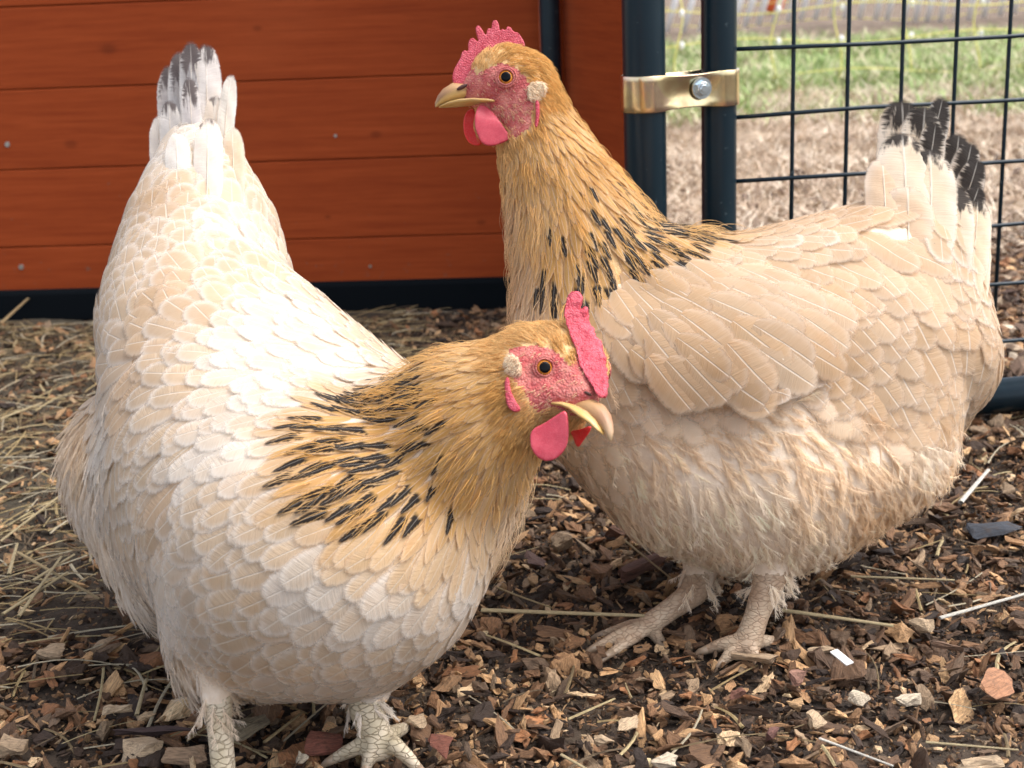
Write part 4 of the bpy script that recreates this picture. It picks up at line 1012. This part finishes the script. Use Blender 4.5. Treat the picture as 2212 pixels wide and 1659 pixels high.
# tail feathers of the front hen: pale, smoky grey tips, some frayed
def aw(x, y, o=-.0035):
    q = shoot(bvA, x, y)[0]; return (x, y, proj(q)[2]-o)
T = [  # root, tip, width px, bend, colour, black
 ((385,400,1.11),(364,140,1.14),62,-.05,(.62,.58,.55),.9),((400,400,1.10),(388,108,1.13),60,-.03,(.50,.48,.47),1),((420,400,1.095),(411,88,1.12),58,0,(.46,.44,.43),1),((445,400,1.09),(444,94,1.12),66,.03,(.84,.78,.72),.80),
 ((380,440,1.075),(365,215,1.095),50,-.04,(.70,.66,.62),.75),((425,440,1.06),(408,165,1.085),46,0,(.62,.58,.56),.9),((465,440,1.065),(462,205,1.085),56,.05,(.84,.76,.66),.72),
 ((480,420,1.06),(499,160,1.085),40,-.06,(.84,.78,.68),.1),((352,440,1.08),(342,250,1.10),46,-.04,WHITE,.5),
 (aw(445,480),(448,255,1.052),66,.02,WHITE,.66),(aw(395,480),(380,285,1.052),60,-.03,(.80,.76,.70),.62),(aw(500,470),(500,275,1.07),50,.05,CREAM,.3),(aw(345,520),(330,350,1.08),56,-.05,WHITE,.3),(aw(470,540),(480,375,1.04),64,.03,CREAM,.2),(aw(420,540),(415,365,1.035),66,0,CREAM,.2),(aw(370,560),(362,400,1.04),62,-.03,WHITE,.2),(aw(530,540),(535,380,1.06),58,.04,CREAM,.1)]
for r_, t_, wpx, bd, cl, bk in T:
    long_feather(P(*r_), P(*t_), wpx*t_[2]/FPX, bd, cl, bk*.66 if bk > .3 else bk, parent=hA, mat=SMOKE)
add_claws(hA, cl1+cl2)
# head furniture
def nrm_at(bv, x, y): return shoot(bv, x, y)
q, n = shoot(bvA, 1176, 794); dE = proj(q)[2]
eye(1176, 794, dE-.0006, .0042, hA, (AX_B*1.0+n*.35+AX_R*.15).normalized())
q, n = shoot(bvA, 1260, 830); print('A depths eye, nose', dE, proj(q)[2], 'ear', proj(shoot(bvA, 1105, 790)[0])[2], 'jaw', proj(shoot(bvA, 1195, 900)[0])[2])
dn = proj(q)[2]
eye(1311, 800, .830, .0035, hA, (AX_R*1.0-AX_B*.3).normalized())
z2 = lambda zx, zy, d: (929+.2667*zx, 601.7+.2667*zy, d)
comb = [(1227,646,.800),(1230,634,.800),(1240,629,.800),(1252,631,.800),(1259,640,.799),(1257,652,.798),(1252,668,.797),(1254,676,.797),(1259,664,.796),(1266,662,.796),(1270,672,.795),(1271,694,.793),(1273,706,.791),(1281,710,.790),(1284,722,.788),(1290,732,.787),(1299,738,.786),(1300,756,.783),(1306,768,.781),(1307,790,.777),(1311,806,.773),(1312,830,.768),(1311,852,.764),(1302,862,.762),(1290,850,.764),(1278,828,.768),(1264,806,.772),(1253,786,.776),(1249,762,.780),(1240,738,.785),(1230,712,.789),(1222,690,.793),(1221,664,.797)]
cm = flap(comb, .0062, 'comb', COMB, hA, .00055, 2, 1, (AX_B*.9-AX_R*.3)); roughen(cm.data, .0009, 260)
loft([(1240,874,.773,8,.004),(1258,878,.770,17,.0056),(1276,884,.766,22,.0062),(1291,893,.762,22,.0060),(1303,905,.758,18,.0048),(1312,920,.754,12,.0034),(1317,936,.751,7,.0021),(1319,952,.749,1.5,.0006)], 'beak', BEAK, hA)
def lobe_fuzz(parent, me, dr):
    roughen(me, .0011, 200); p, nn = sample_surface(me, 420); st = Strands()
    for i in range(len(p)):
        N_ = Vector(nn[i])
        if N_.dot(AX_B) < -.2: continue
        tuft(st, p[i], N_, surf_dir(N_, *dr), .0030, (.84, .70, .52), 0, None, spread=.0005, k=1)
    link('earlobe_down', st.curves('earlobe_down'), DOWN, parent)
def sA(x, y, off): return proj(shoot(bvA, x, y)[0])[2]-off
loft([(1192,871,sA(1192,871,.0005),3,.0015),(1214,873,sA(1214,873,.001),5,.0028),(1238,880,sA(1238,880,.0015),7,.0040),(1262,895,.7585,7.5,.0048),(1281,911,.7555,7,.0044),(1295,927,.7535,4.5,.0032),(1304,938,.752,1.5,.001)], 'lower_beak', BEAK2, hA)
bm = bmesh.new(); bmesh.ops.create_uvsphere(bm, u_segments=16, v_segments=10, radius=1, matrix=Matrix.Translation(P(1270, 850, sA(1270, 850, .0002))) @ RM.to_4x4() @ Matrix.Rotation(-.5, 4, 'Z') @ Matrix.Diagonal((.0022, .0008, .0007, 1)))
link('nostril', bm_mesh('nostril', bm, True), NOSTRIL, hA)
jd = .762
wat = [(1222,884,jd),(1228,905,jd-.001),(1229,935,jd-.002),(1226,962,jd-.002),(1212,984,jd-.002),(1190,997,jd-.001),(1165,993,jd),(1148,972,jd+.001),(1144,945,jd+.003),(1150,926,jd+.004),(1175,915,jd+.003),(1203,896,jd+.001)]
flap(wat, .0028, 'wattle', WATTLE, hA, .0007, 4, 2, (AX_B-AX_R*.2))
flap([(1228,928,.780),(1248,930,.778),(1280,917,.776),(1274,934,.778),(1260,952,.781),(1250,968,.783),(1243,962,.783),(1238,945,.782)], .0028, 'wattle', WATTLE_RED, hA, .0007, 4, 1)['label'] = 'bright red far side wattle'
de = proj(shoot(bvA, 1110, 795)[0])[2]-.002
lb = flap([(1094,800,de),(1093,782,de),(1099,769,de),(1108,766,de),(1116,774,de),(1126,785,de),(1128,798,de),(1119,810,de),(1106,812,de)], .004, 'earlobe', LOBE, hA, .0008, 6, 2); lobe_fuzz(hA, lb.data, (-.7, .5))
flap([(1090,818,de),(1100,812,de),(1102,840,de-.001),(1112,864,de-.003),(1128,886,de-.004),(1112,892,de-.004),(1096,880,de-.003),(1090,850,de-.001)], .008, 'ear_flap', COMB, hA, .0007, 4, 1)

# ================= walking hen behind
hB = empty('hen', (.18, .92, 0), 'buff hen behind, walking left with one foot lifted and black tipped tail raised', 'hen', 'hens standing in the run')
e = dict(
 skull=ell(1095,182,1.0,82,82,.024), skullb=ell(1130,190,1.0,68,78,.026), muzzle=ell(1022,195,1.0,26,34,.010), jaw=ell(1085,255,1.0,56,42,.017), cheek=ell(1110,235,1.0,66,60,.022),
 neck0=ell(1155,265,1.0,80,85,.028), neck1=ell(1185,350,1.0,105,95,.036), neck2=ell(1240,470,1.0,142,120,.048), neck3=ell(1300,610,1.0,190,140,.062),
 breast=ell(1330,790,.99,225,215,.078), body=ell(1560,790,1.0,300,280,.088), belly=ell(1640,1010,1.0,285,235,.088), bellyf=ell(1500,1000,1.0,215,200,.08),
 back=ell(1650,620,1.01,190,115,.070), rear=ell(1850,760,1.02,240,240,.080), rump=ell(1965,610,1.03,140,190,.055), tailb=ell(1992,500,1.04,95,90,.030),
 rear2=ell(2010,770,1.02,140,150,.060), fluffr=ell(1900,970,1.0,150,142,.066), crop=ell(1220,760,1.0,110,150,.05))
Bpairs = [(e[a], e[b]) for a, b in [('skull','skullb'),('skull','muzzle'),('jaw','cheek'),('cheek','skullb'),('cheek','neck0'),('skullb','neck0'),('neck0','neck1'),('neck1','neck2'),('neck2','neck3'),('neck3','breast'),('neck3','body'),('crop','breast'),('crop','neck3'),
  ('breast','body'),('breast','bellyf'),('bellyf','belly'),('body','belly'),('body','back'),('back','rump'),('body','rear'),('rear','belly'),('rear','rump'),('rump','tailb'),('rear','rear2'),('rear2','rump'),('fluffr','belly'),('fluffr','rear')]]
fB = G(1612, 1396, .006); dB = proj(fB)[2]
toesB, cl3 = foot(fB, [(G(1525,1404,.001), .004), (G(1560,1430,.000), .003), (G(1635,1435,.000), .003), (G(1680,1385,.001), .002)])
hip = P(1680, 1180, dB+.01); hock = P(1655, 1270, dB+.005)
legsB = leg_chain([(hip, .016), (hock, .0098), (hock.lerp(fB, .5), .0080), (fB, .0092)])+toesB
hip2 = P(1520, 1190, 1.02); hock2 = P(1500, 1280, 1.0); ank = P(1400, 1350, .985)
toesL, cl4 = foot(ank, [(P(1288,1398,.975), .002), (P(1318,1412,.965), -.001), (P(1300,1372,.995), .002), (P(1440,1405,.985), 0)], .0046)
legsB += leg_chain([(hip2, .015), (hock2, .0092), (hock2.lerp(ank, .5), .0076), (ank, .0074)])+toesL
z1 = lambda zx, zy: (884.8+.28*zx, .28*zy)
faceB = [z1(*q) for q in [(330,640),(430,430),(520,560),(610,520),(700,480),(800,500),(880,560),(930,630),(960,780),(960,960),(880,1000),(820,1060),(760,1030),(700,950),(600,860),(520,830),(400,830),(330,760)]]
bodyB, meB, bvB = build_body(hB, Bpairs, legsB, faceB, lambda V, x, y, z: (y > 1238) & (V[:, 2] < .072) & ((x < 1535) | (x > 1612) | (y > 1272)), SCALES_P,
    lambda V, x, y, z: ((y > 1255) & (V[:, 2] < .066)) | (y < 290) & (x < 1200), [(950,0),(1250,0),(1500,500),(1300,640),(1100,600),(950,300)])
FL, FLT, FLD = (.95,.84,.70), (.90,.74,.56), (.86,.66,.44)
CREAM, BUFF = (.72,.545,.375), (.67,.475,.295)
Banch = [
 (1050,125,.3,-.9,6,4,GOLD2,0,0),(1090,110,.9,-.2,7,4,GOLD,0,0),(1140,125,.9,.3,7,4,GOLD,0,0),(1130,145,.9,.3,7,4,GOLD,0,0),(1180,170,.7,.7,9,4,GOLD,0,0),(1190,220,.5,.85,9,4,GOLD,0,0),(1100,290,.5,.8,7,4,GOLD2,0,0),(1140,270,.4,.9,7,4,GOLD,0,0),(1080,310,.2,1,8,4,GOLD2,0,0),(1130,240,.3,.9,5,4,GOLD2,0,0),
 (1075,360,.05,1,13,5,GOLD2,0,0),(1130,350,.15,1,18,5,GOLD,0,0),(1200,250,.6,.8,18,5,GOLD,.1,0),(1180,310,.35,.93,20,5,GOLD,.05,0),(1240,270,.6,.8,22,6,GOLD2,.1,0),(1260,330,.55,.83,26,6,GOLD,.2,0),(1220,370,.3,.95,26,6,GOLD,.15,0),
 (1100,430,.03,1,26,7,BUFF,0,0),(1160,440,.1,1,28,6,GOLD2,.05,0),(1230,450,.3,.95,30,7,GOLD,.35,0),(1310,400,.6,.8,30,7,GOLD2,.4,0),(1290,460,.5,.87,32,7,GOLD,.9,0),(1370,450,.75,.66,32,8,GOLD2,.9,0),(1430,480,.88,.45,32,8,GOLD2,.85,0),
 (1200,520,.12,1,34,8,GOLD,.45,0),(1270,540,.3,.95,34,8,GOLD,1,0),(1340,520,.5,.87,34,8,GOLD,1,0),(1410,520,.75,.6,34,8,GOLD,.95,0),(1130,560,.0,1,32,9,BUFF,.05,0),(1160,630,.02,1,34,10,BUFF,.05,0),(1230,600,.08,1,34,9,GOLD,.8,0),(1120,660,0,1,34,11,CREAM,0,0),(1200,680,.1,1,36,14,BUFF,0,0),
 (1310,640,.5,.85,36,17,BUFF,0,0),(1400,590,.8,.55,36,18,BUFF,0,0),(1480,550,.95,.25,38,19,CREAM,0,0),(1600,530,1,.05,40,19,CREAM,0,0),(1700,520,.95,-.1,40,19,CREAM,0,0),(1780,490,.85,-.35,40,18,BUFF,0,0),
 (1600,600,.92,.35,42,22,BUFF,0,0),(1500,650,.85,.55,40,22,BUFF,0,0),(1400,700,.75,.65,40,21,BUFF,0,0),(1700,620,.85,.5,42,22,BUFF,0,0),(1750,720,.7,.7,44,24,BUFF,0,0),(1850,600,.6,.8,46,25,CREAM,0,0),(1830,520,.6,.7,44,24,CREAM,0,0),(1900,500,.5,-.2,44,22,CREAM,0,0),(1950,560,.45,.85,46,25,CREAM,0,0),(1950,680,.5,.85,46,26,BUFF,0,.1),(1880,720,.6,.8,46,25,CREAM,0,.1),
 (2080,650,.1,1,44,24,BUFF,0,.15),(2100,560,.05,1,44,22,CREAM,0,0),(2090,780,-.1,1,40,22,CREAM,0,.3),(2000,820,.4,.9,40,22,BUFF,0,.35),(1850,820,.6,.8,40,22,BUFF,0,.4),(2060,480,.1,.9,44,20,CREAM,0,0),(1940,460,.1,-1,36,18,CREAM,0,0),
 (1200,800,.1,1,34,18,CREAM,0,.3),(1300,830,.4,.9,34,18,CREAM,0,.45),(1280,930,.4,.9,30,16,FL,0,.7),(1330,1020,.45,.88,30,16,FL,0,.8),(1420,930,.6,.75,28,16,FLT,0,.85),(1550,950,.75,.6,28,15,FLT,0,.85),(1700,900,.8,.5,28,15,FLT,0,.8),(1500,1060,.5,.86,28,15,FL,0,.95),(1460,1170,.3,.95,26,14,FL,0,.9),
 (1600,1080,.6,.8,28,15,FL,0,1),(1620,1220,.2,1,26,14,FL,0,.95),(1750,1030,.6,.8,28,15,FLT,0,1),(1760,1170,.4,.9,28,15,FL,0,1),(1850,950,.6,.8,28,15,FLT,0,.85),(1880,1100,.5,.86,28,15,FLD,0,1),(2000,950,.5,.86,30,15,FL,0,.9),(2040,1020,.5,.8,28,14,FLT,0,1),(1960,1120,.5,.86,28,14,FLD,0,1)]
def skipB(p):
    x, y, z = projn(p)
    return in_poly(x, y, faceB) | ((p[:, 2] < .064) & (y > 1270)) | ((y > 1285) & (p[:, 2] < .075))
pl, wp, st = plume(meB, bvB, Banch, skipB)
link('plumage', pl.mesh('plumage'), FEATHER, hB); link('down', st.curves('down'), DOWN, hB)
bristles(meB, faceB, 'face_bristles', hB, ((.72,.48,.30), (.6, .8)), 700, 1.1, lambda x, y: .85 if y > 225 and x > 1050 else .12)
# wing: its own layer of coverts standing a little off the flank, bare quill blades showing under its edge
WP = [(1290,640),(1370,600),(1480,570),(1620,590),(1720,640),(1735,720),(1660,765),(1560,805),(1470,815),(1370,770),(1300,710)]
Wanch = [(1330,660,.6,.8,34,19,BUFF,0,0),(1350,680,.7,.7,34,19,BUFF,0,0),(1450,640,.85,.5,36,21,BUFF,0,0),(1560,640,.9,.45,38,22,CREAM,0,0),(1680,660,.9,.45,40,22,CREAM,0,0),(1400,760,.7,.7,40,21,BUFF,0,0),(1480,720,.75,.66,40,23,BUFF,0,0),(1580,730,.8,.6,42,24,BUFF,0,0),(1680,740,.85,.5,42,24,BUFF,0,0),(1460,800,.66,.75,42,22,BUFF,0,0),(1540,800,.72,.7,42,24,BUFF,0,0),(1640,770,.85,.5,40,23,CREAM,0,0)]
def skipW(p):
    x, y, z = projn(p); return ~(in_poly(x, y, WP) & (z < .99))
def wing_h(x, y):
    s = min(1, max(0, ((x-1300)*.25+(y-590)*1.0)/230)); return .0015+.0075*s*min(1, max(0, (x-1280)/120))
plw, _, stw = plume(meB, bvB, Wanch, skipW, ncand=60000, hfun=wing_h)
wing = link('wing', plw.mesh('wing'), FEATHER, hB)
for k in range(5):
    x0, y0, x1, y1 = 1560+8*k, 770+14*k, 1815-26*k, 812+11*k
    d0, d1 = proj(shoot(bvB, 1560, 770)[0])[2], proj(shoot(bvB, x1, y1)[0])[2]
    o = long_feather(P(x0, y0, d0-.007), P(x1, y1, d1-.0105-.0008*k), .020, -.04, TANF, 0, name='flight_feather', parent=None, facing=(AX_B+AX_U*.3).normalized(), width_tip=.8)
    o.parent = wing
# tail: pale blades edged and splashed with black
def bw(x, y, o=-.0035):
    q = shoot(bvB, x, y)[0]; return (x, y, proj(q)[2]-o)
T = [((1925,540,1.05),(2038,205,1.060),62,.10,(.42,.36,.28),1,.3),((1915,520,1.04),(1948,212,1.052),108,.16,(.80,.68,.53),.60,.25),((1935,530,1.03),(1998,224,1.040),98,.14,(.78,.66,.50),.66,.3),((1950,540,1.02),(2022,262,1.028),66,.12,(.62,.52,.40),.80,.3),
     ((1990,560,1.055),(2072,285,1.07),80,.18,(.62,.50,.38),.96,.3),((2000,560,1.048),(2100,305,1.06),70,.16,(.60,.48,.36),.96,.3),((2010,580,1.04),(2114,340,1.05),66,.14,(.58,.46,.34),.96,.3),((2020,600,1.03),(2116,400,1.04),64,.10,(.40,.30,.22),1.15,.3),((2020,600,1.022),(2085,470,1.03),70,.06,(.40,.32,.24),.96,.3),
     (bw(1950,570),(1948,285,1.03),120,.06,(.80,.68,.52),.52,.2),(bw(2000,590),(2008,320,1.02),118,.06,(.80,.67,.50),.55,.1),(bw(2045,640),(2062,400,1.01),96,.04,(.74,.62,.46),.62,.1),(bw(1915,560),(1905,340,1.02),84,.02,CREAM,.3,0),(bw(1960,600,-.0025),(1960,400,1.0),116,.02,CREAM,.35,0),(bw(2090,640),(2112,430,1.02),70,.05,(.76,.62,.44),.5,0),
     (bw(1990,680,-.0025),(2003,500,.995),118,.03,(.80,.66,.50),.40,0),(bw(2060,700,-.0025),(2082,520,1.0),104,.04,(.76,.58,.38),.1,0),(bw(2095,700,-.0025),(2116,500,1.02),60,.04,(.78,.62,.44),.2,0),(bw(1940,700,-.0025),(1945,540,1.0),104,.0,CREAM,.2,0)]
for r_, t_, wpx, bd, cl, bk, sg in T:
    long_feather(P(*r_), P(*t_), wpx*t_[2]/FPX, bd, cl, bk, parent=hB, sag=.02, facing=(AX_B-AX_R*.15).normalized())
add_claws(hB, cl3+cl4)
q, n = shoot(bvB, 1093, 167); dE = proj(q)[2]; print('B eye depth', dE)
eye(1093, 167, dE-.0008, .0047, hB, (AX_B+n*.3).normalized(), .70)
q, n = shoot(bvB, 1093, 167, True); d2 = proj(q)[2]
eye(1093, 167, d2+.0008, .0047, hB, (-AX_B).normalized(), .70)
cz = [(330,640),(335,560),(365,500),(395,455),(402,415),(420,392),(445,400),(455,410),(450,335),(475,298),(500,302),(540,345),(515,260),(508,220),(530,198),(555,225),(592,292),(597,235),(615,220),(634,240),(636,175),(665,157),(688,185),(697,255),(715,224),(742,245),(750,210),(775,212),(805,255),(835,255),(858,285),(892,345),(880,375),(820,368),(760,372),(700,380),(620,400),(560,440),(540,520),(510,600),(450,670),(380,690)]
flap([(*z1(*q), 1.0) for q in cz], .0058, 'comb', COMB, hB, .00055, 2, 1)
loft([(*z1(490,722),1.0,9,.005),(*z1(420,712),1.0,17,.0095),(*z1(350,715),1.0,21,.0098),(*z1(285,742),1.0,17,.0080),(*z1(240,772),1.0,11,.0055),(*z1(212,803),1.0,5.5,.0028),(*z1(200,826),1.0,1.5,.0008)], 'beak', BEAK, hB)
loft([(*z1(648,778),.978,2.5,.002),(*z1(600,775),.980,4,.003),(*z1(520,775),.986,5,.006),(*z1(430,790),.994,7,.0085),(*z1(330,805),.998,5.5,.0070),(*z1(250,822),1.0,2.5,.0035),(*z1(225,828),1.0,.8,.001)], 'lower_beak', BEAK2, hB)
bm = bmesh.new(); bmesh.ops.create_uvsphere(bm, u_segments=16, v_segments=10, radius=1, matrix=Matrix.Translation(P(*z1(405,672), .9895)) @ RM.to_4x4() @ Matrix.Rotation(.45, 4, 'Z') @ Matrix.Diagonal((.0040, .0014, .0016, 1)))
link('nostril', bm_mesh('nostril', bm, True), NOSTRIL, hB)
wz = [(560,800),(640,860),(700,940),(745,1010),(785,1048),(770,1080),(700,1110),(640,1128),(570,1120),(530,1060),(505,990),(500,910),(520,830)]
flap([(*z1(*q), .980+(.004 if q[1] < 900 else 0)) for q in wz], .0030, 'wattle', WATTLE, hB, .0007, 4, 2)
flap([(*z1(*q), 1.012) for q in [(480,830),(430,870),(412,950),(420,1040),(460,1110),(530,1130),(570,1100),(540,980),(520,880)]], .0028, 'wattle', WATTLE_RED, hB, .0007, 4, 2)
de = proj(shoot(bvB, 1155, 200)[0])[2]-.001
lb = flap([(*z1(*q), de+.0005) for q in [(900,685),(930,640),(985,632),(1035,652),(1050,690),(1035,735),(1000,775),(955,788),(912,755)]], .005, 'earlobe', LOBE, hB, .0008, 6, 2); lobe_fuzz(hB, lb.data, (.7, .5))
flap([(*z1(*q), de+.0005) for q in [(965,780),(1000,790),(1003,880),(995,960),(985,1000),(960,985),(975,900)]], .012, 'ear_flap', COMB, hB, .0007, 4, 1)
